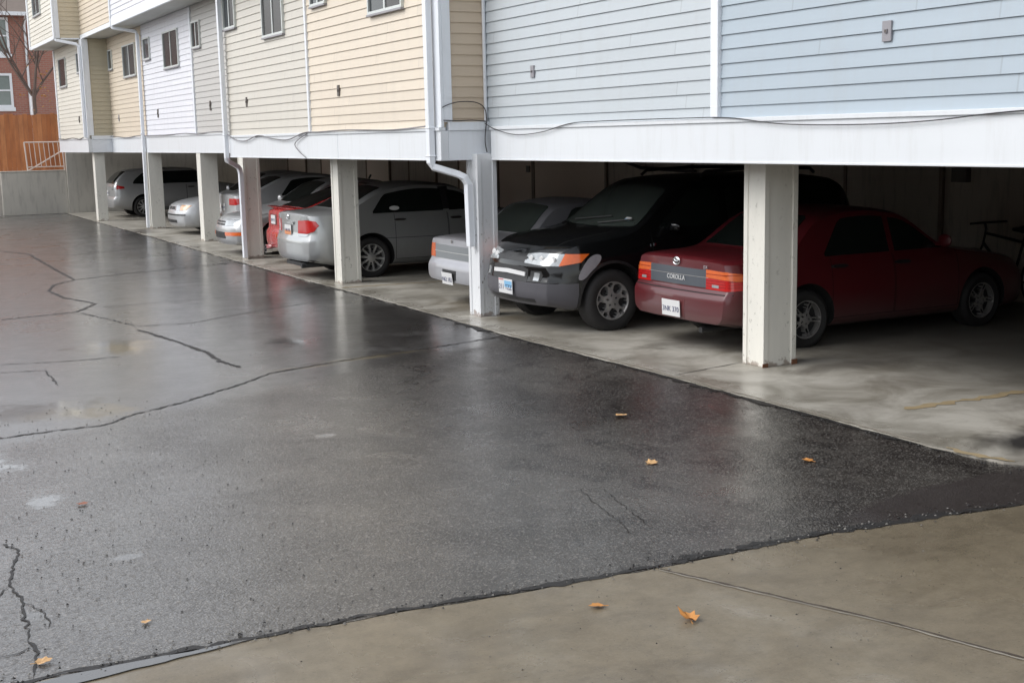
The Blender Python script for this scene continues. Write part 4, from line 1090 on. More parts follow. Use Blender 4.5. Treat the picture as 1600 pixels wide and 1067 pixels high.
    def line(s, pts, d, w, mb_parts=None, mat=None, name='panel_gap', off=0.0015):
        """thin strip along a polyline of 3d guesses"""
        d = Vector(d).normalized(); P = [Vector(p) for p in pts]; vs = []; fs = []
        dense = []
        for i in range(len(P)-1):
            n_ = max(1, int((P[i+1]-P[i]).length/0.05))
            for k in range(n_): dense.append(P[i].lerp(P[i+1], k/n_))
        dense.append(P[-1])
        hits = []
        for p_ in dense:
            h = s.bvh.ray_cast(p_ - d*8, d)
            if h[0] is None: continue
            nrm = h[1] if h[1].dot(d) < 0 else -h[1]
            hits.append((h[0]+nrm*off, nrm))
        for i, (p_, nrm) in enumerate(hits):
            t = hits[min(i+1, len(hits)-1)][0] - hits[max(i-1, 0)][0]
            sdv = t.cross(nrm).normalized()*w/2
            vs += [p_+sdv, p_-sdv]
        fs = [(2*i, 2*i+1, 2*i+3, 2*i+2) for i in range(len(hits)-1)]
        s._seam.add(vs, fs)
    def seams(s, da, db):
        s._seam = MB(); sp = s.sp; W = sp['W']/2
        for sd_ in (-1, 1):
            for (a_, b_, zt) in (da, db):
                zl_ = interp(sp['zl'])((a_+b_)/2); zb_ = interp(sp['zb'])((a_+b_)/2)
                for x in (a_, b_): s.line([(x, sd_*W, zb_+0.09), (x, sd_*W, zl_+0.005)], (0, -sd_, 0), 0.007)
                s.line([(a_, sd_*W, zb_+0.09), (b_, sd_*W, zb_+0.09)], (0, -sd_, 0), 0.007)
            for ln in sp.get('side_lines', []):
                s.line([(x, sd_*W, z) for x, z in ln], (0, -sd_, 0), 0.007)
        for ln, d in sp.get('lines', []): s.line(ln, d, 0.008)
    def finish(s):
        s._seam.build('panel_gap', M['seam'], s.root)
    def wheels(s):
        sp = s.sp; r = sp['r']; W = sp['W']/2; rim = sp['rim']
        holes = RIMS[sp['style']]
        for xw in sp['axles']:
            for sd_ in (-1, 1):
                root = empty('wheel', (xw, sd_*(W-0.022), r)); root.parent = s.root
                tw_ = sp.get('tyre_w', 0.20)
                # lathe around y, outer face at y=0 pointing sd_
                prof = [(rim-0.012, 0.012), (rim+0.01, 0.004), (rim+0.03, -0.004), ((r+rim)/2, -0.012), (r-0.025, 0.0), (r-0.008, 0.016), (r, 0.04), (r, tw_-0.04), (r-0.02, tw_), (rim, tw_)]
                mb = MB(); n_ = 48; vs = []; fs = []
                for k in range(n_):
                    a_ = 2*math.pi*k/n_
                    for (rr, dy) in prof: vs.append((rr*math.cos(a_), -sd_*dy, rr*math.sin(a_)))
                q = len(prof)
                for k in range(n_):
                    for j in range(q-1): fs.append((k*q+j, ((k+1) % n_)*q+j, ((k+1) % n_)*q+j+1, k*q+j+1))
                mb.add(vs, fs); mb.build('tyre', M['tyre'], root, smooth=40)
                # rim from a polar height field
                na, nrd = 120, 22; mb = MB(); vs = [(0, -sd_*0.012, 0)]; mi = []; rot = sp.get('rim_rot', 0.3) + xw
                def dep(rr, a_): return holes(rr, a_ + rot)
                for j in range(1, nrd+1):
                    rr = rim*j/nrd
                    for k in range(na):
                        a_ = 2*math.pi*k/na; h = dep(j/nrd, a_)
                        base = 0.012 + 0.016*max(0, 1-abs(j/nrd-0.55)/0.5) if j < nrd-1 else 0.002
                        vs.append((rr*math.cos(a_), -sd_*(base + 0.055*h), rr*math.sin(a_)))
                ff = []; fm = []
                for k in range(na): ff.append((0, 1+k, 1+(k+1) % na)); fm.append(0)
                for j in range(nrd-1):
                    for k in range(na):
                        ff.append((1+j*na+k, 1+(j+1)*na+k, 1+(j+1)*na+(k+1) % na, 1+j*na+(k+1) % na))
                        fm.append(1 if dep((j+1.5)/nrd, 2*math.pi*(k+.5)/na) > 0.6 else 0)
                for f_, m_ in zip(ff, fm): mb.f.append(list(f_)); mb.m.append(m_)
                mb.v = vs
                mb.build('rim', [sp.get('rim_mat') or M['alloy'], M['black_trim']], root, smooth=30)
    def plate(s, x, z, rear, w_=0.31, h_=0.155, mats=('plate_white', 'plate_ink'), text='', tilt=0.0, y=0.0, band=None, ink_size=0.085):
        sg = -1 if rear else 1
        root = MB(); root.box((-0.004, -w_/2, -h_/2), (0.004, w_/2, h_/2))
        p_ = root.build('license_plate', M[mats[0]], s.root, bevel=0.003); p_.location = (x, y, z); p_.rotation_euler = (0, tilt, math.pi if rear else 0)
        # now local +x points outwards
        if band:
            for (bm_, z0, z1, y0, y1) in band:
                bb = MB(); bb.box((0.0041, y0, z0), (0.0052, y1, z1)); bb.build('plate_band', M[bm_], p_)
        if text:
            t = text_mesh(text, ink_size); o = link('plate_number', t, p_); t.materials.append(M[mats[1]])
            o.rotation_euler = (R(90), 0, R(90)); o.location = (0.0062, 0, -0.012)
        return p_
    def text(s, txt, size, loc, rear, mat, name='lettering', tilt=0):
        t = text_mesh(txt, size); t.materials.append(mat); o = link(name, t, s.root)
        o.rotation_euler = (R(90), 0, R(-90) if rear else R(90)); o.location = loc; return o
    def mirror(s, x, z, mat, L_=0.17):
        W = s.sp['W']/2
        for sd_ in (-1, 1):
            mb = MB(); vs = []; fs = []; nu, nv = 8, 12
            for i in range(nu+1):
                u = i/nu; th = math.pi*u
                for k in range(nv):
                    a_ = 2*math.pi*k/nv
                    sx = 0.055*math.sin(th)*math.cos(a_)*(1.0 if math.cos(a_) > 0 else 0.35); sz = 0.065*math.sin(th)**0.7*math.sin(a_) if math.sin(th) > 0 else 0
                    vs.append((x+sx, sd_*(W-0.06+0.5*L_*(1-math.cos(th))), z+sz))
            for i in range(nu):
                for k in range(nv): fs.append((i*nv+k, i*nv+(k+1) % nv, (i+1)*nv+(k+1) % nv, (i+1)*nv+k))
            mb.add(vs, fs); mb.box((x-0.02, min(sd_*(W-0.12), sd_*(W-0.02)), z-0.06), (x+0.03, max(sd_*(W-0.12), sd_*(W-0.02)), z-0.02))
            mb.build('side_mirror', mat, s.root, smooth=50)
    def handle(s, x, z, mat):
        W = s.sp['W']/2
        s.both([(x-0.10, -W, z-0.016), (x+0.10, -W, z-0.016), (x+0.10, -W, z+0.018), (x-0.10, -W, z+0.018)], (0, 1, 0), 'door_handle', mat, off=0.026, skirt=0.03, smooth_corner=1, cell=0.05)
    def arch(s, xw, mat, w_=0.035, off=0.008):
        sp = s.sp; rr = sp['r']+sp.get('arch', 0.055); W = sp['W']/2
        for sd_ in (-1, 1):
            mb = MB(); vs = []; fs = []
            prev = None; pts = []
            for k in range(0, 33):
                a_ = math.pi*(1.04 - 1.08*k/32); col_ = []
                for q in (0.0, 1.0):
                    p_ = Vector((xw+(rr-0.004+w_*q)*math.cos(a_), sd_*W, sp['r']+0.01+(rr-0.004+w_*q)*math.sin(a_)))
                    h = s.bvh.ray_cast(p_+Vector((0, sd_*4, 0)), Vector((0, -sd_, 0)))
                    if h[0] is None: continue
                    col_.append(h[0]+Vector((0, sd_*off, 0)))
                if len(col_) == 2: pts.append(col_)
            for c_ in pts: vs += [c_[0]+Vector((0, -sd_*0.05, 0)), c_[0], c_[1], c_[1]+Vector((0, -sd_*off*1.5, 0))]
            for i in range(len(pts)-1):
                for j in range(3): fs.append((4*i+j, 4*i+j+1, 4*i+j+5, 4*i+j+4))
            mb.add(vs, fs); mb.build('wheel_arch', mat, s.root, smooth=40)

def text_mesh(txt, size):
    cu = bpy.data.curves.new('lettering', 'FONT'); cu.body = txt; cu.size = size; cu.align_x = 'CENTER'; cu.align_y = 'CENTER'; cu.extrude = 0.0008; cu.resolution_u = 3
    o = bpy.data.objects.new('tmp_text', cu); COL.objects.link(o)
    dg = bpy.context.evaluated_depsgraph_get(); dg.update()
    me = bpy.data.meshes.new_from_object(o.evaluated_get(dg)); bpy.data.objects.remove(o); bpy.data.curves.remove(cu)
    me.materials.clear(); return me

def amod(a, n): 
    p_ = 2*math.pi/n; return (a + p_/2) % p_ - p_/2
def rim_five(r, a):      # five big holes with small slots between at the edge, five lug pockets
    x = amod(a, 5); d1 = math.hypot((r-0.66)/0.24, x*0.62/0.215); h = 1 if d1 < 1 else 0
    x2 = amod(a+math.pi/5, 5); d2 = math.hypot((r-0.82)/0.10, x2*0.82/0.12); h = max(h, 1 if d2 < 1 else 0)
    d3 = math.hypot((r-0.27)/0.05, x2*0.27/0.05); h = max(h, 0.9 if d3 < 1 else 0)
    return h
def rim_ten(r, a):       # hub cap with ten slender blades
    if r < 0.24 or r > 0.93: return 0
    x = abs(amod(a, 10)); w_ = 0.075 + 0.03*(r-0.24)
    return 0 if x*r < w_ else (1 if r > 0.33 else 0)
def rim_pair(r, a):      # five split blades
    if r < 0.38 or r > 0.93: 
        x = abs(amod(a, 5)); return 0.8 if (r < 0.38 and math.hypot((r-0.24)/0.045, x*0.24/0.05) < 1) else 0
    x = abs(amod(a, 5)); y = x*r
    if y < 0.045: return 1 if r > 0.5 else 0
    return 0 if y < 0.135 else 1
def rim_seven(r, a):
    if r < 0.26 or r > 0.92: return 0
    x = abs(amod(a, 7)); return 0 if x*r < 0.10 else 1
RIMS = dict(five=rim_five, ten=rim_ten, pair=rim_pair, seven=rim_seven)

silver = paint('silver_paint', (0.47, 0.475, 0.48), 0.34, 0.5, 0.7)
silver_lilac = paint('pale_silver_paint', (0.36, 0.36, 0.385), 0.36, 0.4, 0.6)
silver_warm = paint('grey_silver_paint', (0.40, 0.41, 0.41), 0.32, 0.5, 0.8)
white_silver = paint('white_silver_paint', (0.50, 0.51, 0.52), 0.34, 0.35, 0.7)
maroon = paint('maroon_paint', (0.095, 0.008, 0.012), 0.34, 0.0, 0.55)
red = paint('red_paint', (0.52, 0.022, 0.022), 0.25, 0.0, 0.9)
black = plain('black_paint', (0.005, 0.0055, 0.006), 0.10, coat=0.0, var=0.2)

def sedan(L, W, H, trunk, belt, axles, r, rim, style, xr, xroof0, xroof1, xcowl, cowl, nose, doors, **kw):
    kw.setdefault('pcr', 0.07)
    sp = dict(L=L, W=W, axles=axles, r=r, rim=rim, style=style,
        zc=[(0, trunk-0.035), (0.04, trunk-0.008), (0.12, trunk), (max(xr-0.12, 0.16), trunk+0.02), (max(xr, 0.22), trunk+0.035), (xroof0, H-0.055), ((xroof0+xroof1)/2, H), (xroof1, H-0.045), (xcowl-0.02, cowl+0.01), (xcowl+0.1, cowl-0.02), (L-0.5, nose+0.09), (L-0.14, nose+0.02), (L, nose-0.04)],
        zl=[(0, trunk-kw.pop('lip', 0.06)), (xr*0.7, trunk-0.045), (xr+0.15, belt+0.02), (xroof0+.3, belt), (xcowl, belt-0.035), (L-0.6, nose+0.01), (L-0.1, nose-0.07), (L, nose-0.12)],
        zb=[(0, 0.31), (0.4, 0.25), (0.7, 0.20), (L-0.8, 0.19), (L-0.3, 0.19), (L, 0.22)],
        dxr=[(0.2, 0.07), (0.30, 0.02), (0.42, 0.0), (0.56, 0.005), (0.60, 0.03), (0.64, 0.055), (trunk-0.1, 0.06), (trunk, 0.07)],
        dxf=[(0.2, 0.06), (0.32, 0.01), (0.45, 0.0), (0.54, 0.01), (0.60, 0.04), (nose, 0.08)],
        doors=doors, hood_x=xcowl+0.05, trunk_x=xr-0.04)
    sp.update(kw); return sp
def side_glass(c, win, gm, drop=0.05):
    sp = c.sp; zc, zl = interp(sp['zc']), interp(sp['zl']); cr = sp.get('crown', 0.05)
    allx = [v for w_ in win for v in w_]; z0 = zl((min(allx)+max(allx))/2) + 0.03
    xr_, slope = min(allx), 1.15
    for (a_, b_) in win:
        top = []; n_ = max(4, int((b_-a_)/0.06))
        for k in range(n_+1):
            x = a_ + (b_-a_)*k/n_
            t = min(zc(x)-cr-drop, z0 + 0.03 + (x-xr_)*slope)
            top.append((x, max(t, z0+0.012)))
        c.side([(a_, z0), (b_, z0)] + top[::-1], 'side_window', gm, off=0.006, cell=0.06)
def sedan_glass(c, xr, xroof0, xroof1, xcowl, cowl, trunk, H, belt, xs0, xs1, wy=0.52, gm=None, win=None):
    gm = gm or M['glass']
    d = Vector((1, 0, -1.1))
    c.decal([(xr+0.05, wy+0.10, trunk+0.05), (xr+0.02, 0, trunk+0.05), (xr+0.05, -wy-0.10, trunk+0.05), (xroof0-0.06, -wy+0.02, H-0.075), (xroof0-0.03, 0, H-0.06), (xroof0-0.06, wy-0.02, H-0.075)], (1, 0, -1.1), 'rear_window', gm, off=0.006, smooth_corner=1)
    c.decal([(xcowl-0.06, -wy-0.12, cowl+0.045), (xcowl+0.0, 0, cowl+0.03), (xcowl-0.06, wy+0.12, cowl+0.045), (xroof1+0.06, wy-0.01, H-0.075), (xroof1+0.04, 0, H-0.06), (xroof1+0.06, -wy+0.01, H-0.075)], (-1, 0, -0.9), 'windscreen', gm, off=0.006, smooth_corner=1)
    if win: side_glass(c, win, gm)

# ---------- maroon 1990s sedan, nearest
sp = sedan(4.37, 1.685, 1.375, 0.945, 0.885, (1.04, 3.50), 0.297, 0.192, 'pair', 0.80, 1.36, 2.35, 3.02, 0.945, 0.72,
           [(1.36, 2.20, 1.2), (2.215, 3.12, 1.2)], rim_mat=M['alloy_dull'],
           side_lines=[[(0.42, 0.62), (1.0, 0.60)]], lines=[([(0.75, 0.60, 0.99), (0.16, 0.60, 0.95)], (0, 0, -1)), ([(0.75, -0.60, 0.99), (0.16, -0.60, 0.95)], (0, 0, -1)), ([(0, -0.60, 0.93), (0, -0.60, 0.84)], (1, 0, 0)), ([(0, 0.60, 0.93), (0, 0.60, 0.84)], (1, 0, 0))])
c = Car(sp, maroon, (7.40, 10.375, 0.0), False, 'maroon older four door sedan parked nose in, its tail beside the nearest column')
sedan_glass(c, 0.80, 1.36, 2.35, 3.02, 0.945, 0.945, 1.375, 0.885, 1.3, 3.0,
            win=[(1.30, 2.17), (2.25, 2.93)])
# tail: amber over red lamps, grey garnish, emblem, lettering
for sd_ in (-1, 1):
    def P3(y, z, x=0.0): return (x, sd_*y, z)
    dd = (1, -sd_*0.55, 0)
    c.decal([P3(0.51, 0.755), P3(0.765, 0.745, 0.05), P3(0.835, 0.725, 0.26), P3(0.835, 0.795, 0.24), P3(0.77, 0.822, 0.05), P3(0.51, 0.832)], dd, 'tail_light', M['orange_lamp'], off=0.010, cell=0.04)
    c.decal([P3(0.51, 0.642), P3(0.765, 0.638, 0.05), P3(0.835, 0.645, 0.26), P3(0.835, 0.72, 0.26), P3(0.765, 0.742, 0.05), P3(0.51, 0.752)], dd, 'tail_light', M['red_lamp'], off=0.010, cell=0.04)
    for zz in (0.672, 0.70, 0.727, 0.79):
        c.decal([P3(0.515, zz), P3(0.765, zz-0.002, 0.05), P3(0.825, zz, 0.22), P3(0.825, zz+0.004, 0.22), P3(0.765, zz+0.003, 0.05), P3(0.515, zz+0.005)], dd, 'lens_rib', M['lens_rib'], off=0.0125, cell=0.05, skirt=0.003)
    c.decal([P3(0.56, 0.665), P3(0.65, 0.663), P3(0.65, 0.69), P3(0.56, 0.692)], (1, 0, 0), 'reverse_lamp', M['clear_lamp'], off=0.014)
c.decal([(0, -0.50, 0.655), (0, 0.50, 0.655), (0, 0.50, 0.828), (0, -0.50, 0.828)], (1, 0, 0), 'rear_garnish', M['garnish'], off=0.007)
c.decal([(0, -0.50, 0.752), (0, 0.50, 0.752), (0, 0.50, 0.757), (0, -0.50, 0.757)], (1, 0, 0), 'garnish_line', M['alloy_dull'], off=0.010)
c.decal([(0, -0.8, 0.598), (0, 0.8, 0.598), (0, 0.8, 0.606), (0, -0.8, 0.606)], (1, 0, 0), 'bumper_line', M['seam'], off=0.003)
c.decal([(0, -0.80, 0.25), (0, 0.80, 0.25), (0, 0.80, 0.315), (0, -0.80, 0.315)], (1, 0, 0), 'bumper_valance', M['black_trim'], off=0.004)
def rx(c, y, z, off=0.012):
    h = c.bvh.ray_cast(Vector((-5, y, z)), Vector((1, 0, 0))); return h[0].x - off
def fx(c, y, z, off=0.012):
    h = c.bvh.ray_cast(Vector((12, y, z)), Vector((-1, 0, 0))); return h[0].x + off
def ovals(c, x, z, w_, h_, mat):
    mb = MB()
    def ring(cy, cz, a_, b_):
        mb.tube([(x, cy+a_*math.cos(t), cz+b_*math.sin(t)) for t in [2*math.pi*k/20 for k in range(21)]], 0.006, 5)
    ring(0, z, w_, h_); ring(0, z+h_*0.45, w_*0.62, h_*0.5); ring(0, z, w_*0.3, h_*0.95)
    mb.build('emblem', M['chrome'], c.root, smooth=60)
ovals(c, rx(c, 0, 0.885), 0.885, 0.052, 0.036, M['chrome'])
c.text('COROLLA', 0.066, (rx(c, 0, 0.72, 0.0135), 0.0, 0.722), True, M['plate_white'])
c.text('DX', 0.045, (rx(c, -0.45, 0.85, 0.009), -0.46, 0.853), True, M['chrome'])
c.plate(rx(c, 0, 0.42, 0.016), 0.415, True, text='3NK 370', ink_size=0.076, w_=0.305, h_=0.165, y=0.0, tilt=0.04)
c.decal([(0, -0.19, 0.33), (0, 0.19, 0.33), (0, 0.20, 0.515), (0, -0.20, 0.515)], (1, 0, 0), 'plate_recess', paint('maroon_dark', (0.11, 0.011, 0.014), 0.5, 0, 0.2), off=0.002)
c.handle(1.46, 0.80, M['black_trim']); c.handle(2.32, 0.79, M['black_trim'])
c.mirror(2.86, 0.985, maroon, 0.17)
mb = MB(); mb.tube([(0.04, -0.42, 0.235), (0.7, -0.42, 0.24)], 0.03, 10); mb.build('exhaust_pipe', M['black_trim'], c.root, smooth=50)
c.finish()

# ---------- black compact suv, nose out
sp = dict(L=4.6, W=1.82, axles=(1.04, 3.75), r=0.345, rim=0.212, style='five', arch=0.065, lean=0.24, crown=0.055, pcf=0.22, tyre_w=0.235,
    zc=[(0, 1.05), (0.05, 1.22), (0.30, 1.53), (0.50, 1.61), (1.2, 1.665), (2.0, 1.67), (2.55, 1.645), (2.74, 1.585), (3.46, 1.125), (3.60, 1.10), (4.15, 1.03), (4.42, 0.955), (4.54, 0.885), (4.6, 0.83)],
    zl=[(0, 0.98), (0.4, 1.06), (2.5, 1.06), (3.4, 1.045), (4.1, 0.965), (4.45, 0.86), (4.6, 0.78)],
    zb=[(0, 0.34), (0.5, 0.28), (3.9, 0.26), (4.3, 0.27), (4.6, 0.31)],
    dxr=[(0.3, 0.05), (0.45, 0.0), (0.6, 0.02), (1.0, 0.07)],
    dxf=[(0.28, 0.10), (0.36, 0.03), (0.45, 0.0), (0.56, 0.0), (0.62, 0.02), (0.74, 0.035), (0.85, 0.08)],
    doors=[(1.20, 2.18, 1.5), (2.195, 3.22, 1.5)], hood_x=3.55, trunk_x=-1, bump_z=(0.565, 0.6), clad=1, bumper_f=4.18, bumper_r=0.5,
    mats={'front_bumper': M['cladding'], 'rear_bumper': M['cladding'], 'cladding': M['cladding']},
    lines=[([(3.58, 0.62, 1.1), (4.1, 0.62, 1.0), (4.42, 0.58, 0.95)], (0, 0, -1)), ([(3.58, -0.62, 1.1), (4.1, -0.62, 1.0), (4.42, -0.58, 0.95)], (0, 0, -1)), ([(4.44, -0.6, 0.95), (4.53, 0, 0.95), (4.44, 0.6, 0.95)], (0, 0, -1))],
    wf=[(0, 0.80), (0.1, 0.85), (0.4, 0.90), (1.0, 0.91), (3.6, 0.91), (4.1, 0.895), (4.35, 0.85), (4.52, 0.77), (4.6, 0.70)], rim_mat=M['alloy_dull'], rim_rot=0.45)
c = Car(sp, black, (6.655+4.6, 12.52, 0.0), True, 'black sport utility vehicle parked nose out beside the corner column')
c.decal([(3.36, -0.74, 1.13), (3.47, -0.4, 1.12), (3.50, 0, 1.12), (3.47, 0.4, 1.12), (3.36, 0.74, 1.13), (2.84, 0.60, 1.53), (2.80, 0, 1.575), (2.84, -0.60, 1.53)], (-1, 0, -0.8), 'windscreen', M['glass_green'], off=0.006, smooth_corner=1)
c.side([(1.22, 1.10), (2.13, 1.10), (2.13, 1.52), (1.30, 1.52)], 'side_window', M['glass'], off=0.006, smooth_corner=1)
c.side([(2.23, 1.10), (3.12, 1.10), (2.78, 1.40), (2.62, 1.51), (2.23, 1.52)], 'side_window', M['glass'], off=0.006, smooth_corner=1)
c.side([(0.30, 1.12), (1.10, 1.12), (1.10, 1.51), (0.55, 1.50)], 'side_window', M['glass'], off=0.006, smooth_corner=1)
for sd_ in (-1, 1):
    def P3(y, z, x=4.5): return (x, sd_*y, z)
    dd = (-1, -sd_*0.35, 0)
    c.decal([P3(0.30, 0.772), P3(0.30, 0.868), P3(0.50, 0.884), P3(0.70, 0.884, 4.42), P3(0.815, 0.880, 4.34), P3(0.79, 0.752, 4.40), P3(0.60, 0.755)], dd, 'headlight', M['clear_lamp'], off=0.006, cell=0.05)
    c.decal([P3(0.795, 0.752, 4.40), P3(0.82, 0.882, 4.34), P3(0.905, 0.878, 4.08), P3(0.885, 0.79, 4.16)], (-1, -sd_*0.9, 0), 'turn_signal', M['amber'], off=0.007, cell=0.05)
    for yy in (0.40, 0.55, 0.69):
        xx = fx(c, sd_*yy, 0.82, -0.004)
        mb = MB(); mb.tube([(xx, sd_*yy, 0.818), (xx+0.014, sd_*yy, 0.818)], [0.042, 0.034], 16); mb.build('lamp_bulb', M['plate_white'], c.root, smooth=50)
    c.decal([P3(0.44, 0.575), P3(0.60, 0.575), P3(0.63, 0.65), P3(0.60, 0.695), P3(0.44, 0.69)], (-1, 0, 0), 'fog_recess', M['black_trim'], off=0.003)
    c.decal([P3(0.50, 0.588), P3(0.585, 0.588), P3(0.59, 0.675), P3(0.505, 0.675)], (-1, 0, 0), 'fog_light', M['clear_lamp'], off=0.010)
    c.decal([P3(0.0, 0.785), P3(0.33, 0.778), P3(0.33, 0.868), P3(0.0, 0.865)] if sd_ > 0 else [P3(0.33, 0.778), P3(0.0, 0.785), P3(0.0, 0.865), P3(0.33, 0.868)], (-1, 0, 0), 'grille', M['black_trim'], off=0.004)
    # worn primer patch on the wing
c.decal([(4.12, -0.9, 0.60), (4.20, -0.9, 0.60), (4.13, -0.9, 0.75), (4.02, -0.9, 0.86), (3.90, -0.9, 0.87), (3.90, -0.9, 0.80)][::-1], (0, 1, 0), 'scuff_patch', plain('scuffed_primer', (0.27, 0.26, 0.28), 0.55, var=0.25, vscale=14), off=0.0025, cell=0.05, smooth_corner=2, skirt=0.002)
c.decal([(4.12, 0.9, 0.60), (4.20, 0.9, 0.60), (4.13, 0.9, 0.75), (4.02, 0.9, 0.86), (3.90, 0.9, 0.87), (3.90, 0.9, 0.80)], (0, -1, 0), 'scuff_patch', bpy.data.materials['scuffed_primer'], off=0.0025, cell=0.05, smooth_corner=2, skirt=0.002)
c.decal([(4.6, -0.40, 0.565), (4.6, -0.40, 0.705), (4.6, -0.3, 0.73), (4.6, 0.3, 0.73), (4.6, 0.40, 0.705), (4.6, 0.40, 0.565)], (-1, 0, 0), 'air_intake', M['black_trim'], off=0.003)
c.decal([(4.6, -0.36, 0.628), (4.6, -0.36, 0.672), (4.6, 0, 0.688), (4.6, 0.36, 0.672), (4.6, 0.36, 0.628), (4.6, 0, 0.642)], (-1, 0, 0), 'chrome_bar', M['plate_white'], off=0.014, skirt=0.02)
c.decal([(4.6, -0.5, 0.345), (4.6, -0.5, 0.385), (4.6, 0.5, 0.385), (4.6, 0.5, 0.345)], (-1, 0, 0), 'lower_intake', M['black_trim'], off=0.004)
c.plate(fx(c, 0, 0.49, 0.014), 0.490, False, text='211 TZZ', ink_size=0.082, w_=0.32, h_=0.165, tilt=0.02, y=0.0,
        band=[('plate_blue', -0.01, 0.062, -0.02, 0.152), ('plate_red', 0.064, 0.078, -0.155, -0.04)])
c.mirror(2.98, 1.13, black, 0.22); c.handle(1.36, 0.93, M['black_trim']); c.handle(2.35, 0.92, M['black_trim'])
for sd_ in (-1, 1):
    mb = MB(); mb.tube([(0.65, sd_*0.60, 1.645), (0.72, sd_*0.60, 1.70), (1.6, sd_*0.60, 1.725), (2.28, sd_*0.60, 1.705), (2.36, sd_*0.60, 1.65)], 0.020, 8); mb.build('roof_rail', M['black_trim'], c.root, smooth=50)
mb = MB(); mb.tube([(3.41, -0.45, 1.165), (3.30, 0.18, 1.225)], 0.009, 6); mb.tube([(3.44, 0.1, 1.15), (3.31, 0.62, 1.205)], 0.009, 6); mb.build('wiper', M['black_trim'], c.root)
for k, (yy, zz) in enumerate(((0.50, 1.175), (0.495, 1.205))):
    c.decal([(3.3, yy-0.045, zz), (3.3, yy+0.045, zz), (3.28, yy+0.045, zz+0.022), (3.28, yy-0.045, zz+0.022)], (-1, 0, -0.8), 'windscreen_sticker', (M['plate_blue'], M['plate_white'])[k], off=0.012)
c.arch(3.75, M['black_trim'], 0.03); c.arch(1.04, M['black_trim'], 0.03)
mb = MB(); mb.box((3.20, 0.905, 0.92), (3.225, 0.925, 0.95)); mb.build('trim_clip', M['chrome'], c.root)
c.finish()

# ---------- pale silver older sedan beside the corner column
sp = sedan(4.15, 1.66, 1.335, 0.885, 0.855, (0.98, 3.36), 0.285, 0.18, 'seven', 0.74, 1.28, 2.2, 2.86, 0.90, 0.69, [(1.28, 2.08, 1.1), (2.095, 2.95, 1.1)])
sp['dxr'] = [(0.2, 0.06), (0.28, 0.015), (0.38, 0.0), (0.50, 0.005), (0.545, 0.03), (0.59, 0.055), (0.8, 0.06), (0.9, 0.07)]
c = Car(sp, silver_lilac, (6.98, 14.72, 0.0), False, 'pale silver older sedan with grey tail panel, half hidden by the corner column')
sedan_glass(c, 0.74, 1.28, 2.2, 2.86, 0.90, 0.885, 1.335, 0.855, 1.2, 2.8, gm=M['glass_green'],
            win=[(1.22, 2.04), (2.13, 2.76)])
for sd_ in (-1, 1):
    def P3(y, z, x=0.0): return (x, sd_*y, z)
    c.decal([P3(0.575, 0.60), P3(0.79, 0.60, 0.1), P3(0.79, 0.775, 0.1), P3(0.575, 0.78)], (1, -sd_*0.35, 0), 'tail_light', M['red_lamp'] if sd_ < 0 else M['orange_lamp'], off=0.009, cell=0.05)
c.decal([(0, -0.565, 0.60), (0, 0.565, 0.60), (0, 0.565, 0.775), (0, -0.565, 0.775)], (1, 0, 0), 'rear_garnish', plain('grey_garnish', (0.20, 0.215, 0.225), 0.4), off=0.006)
c.decal([(0, -0.56, 0.68), (0, 0.56, 0.68), (0, 0.56, 0.69), (0, -0.56, 0.69)], (1, 0, 0), 'garnish_line', M['alloy'], off=0.010)
mb = MB(); xx = rx(c, 0, 0.83)
for k in range(5):
    a_ = 2*math.pi*k/5+1.57; mb.tube([(xx, 0, 0.83), (xx, 0.03*math.cos(a_), 0.83+0.03*math.sin(a_))], [0.008, 0.002], 6)
mb.build('emblem', M['alloy_dull'], c.root)
c.decal([(0, -0.80, 0.24), (0, 0.80, 0.24), (0, 0.80, 0.30), (0, -0.80, 0.30)], (1, 0, 0), 'bumper_valance', M['black_trim'], off=0.004)
c.decal([(0, -0.20, 0.34), (0, 0.20, 0.34), (0, 0.20, 0.465), (0, -0.20, 0.465)], (1, 0, 0), 'plate_recess', M['black_trim'], off=0.003)
c.plate(rx(c, 0, 0.36, 0.016), 0.355, True, text='N62 183', ink_size=0.082, y=0.02, tilt=0.12)
c.mirror(2.68, 0.945, silver_lilac); c.finish()

# ---------- silver grey mid size sedan
sp = sedan(4.80, 1.795, 1.475, 1.055, 0.985, (1.09, 3.81), 0.325, 0.215, 'ten', 0.64, 1.46, 2.55, 3.40, 1.03, 0.80, [(1.50, 2.42, 1.3), (2.435, 3.45, 1.3)], pcr=0.15, crown=0.06,
           side_lines=[[(1.2, 0.62), (3.4, 0.60)]])
sp['dxr'] = [(0.2, 0.10), (0.30, 0.04), (0.42, 0.0), (0.60, 0.0), (0.68, 0.03), (0.74, 0.05), (0.95, 0.05), (1.06, 0.06)]
sp['wf'] = [(0, 0.77), (0.05, 0.805), (0.16, 0.85), (0.5, 0.885), (1.2, 0.8975), (3.6, 0.8975), (4.3, 0.87), (4.6, 0.82), (4.74, 0.76), (4.8, 0.70)]
c = Car(sp, silver_warm, (6.33, 19.30, 0.0), False, 'silver grey four door sedan with red tail lights, its tail crossed by a white column')
sedan_glass(c, 0.64, 1.46, 2.55, 3.40, 1.03, 1.055, 1.475, 0.985, 1.2, 3.3, wy=0.54,
            win=[(1.15, 2.36), (2.47, 3.27)])
c.side([(1.19, 1.025), (3.25, 1.025), (3.25, 1.04), (1.19, 1.04)], 'window_trim', M['black_trim'], off=0.005)
c.side([(2.33, 1.03), (2.50, 1.03), (2.50, 1.38), (2.33, 1.38)], 'door_pillar', M['black_trim'], off=0.005)
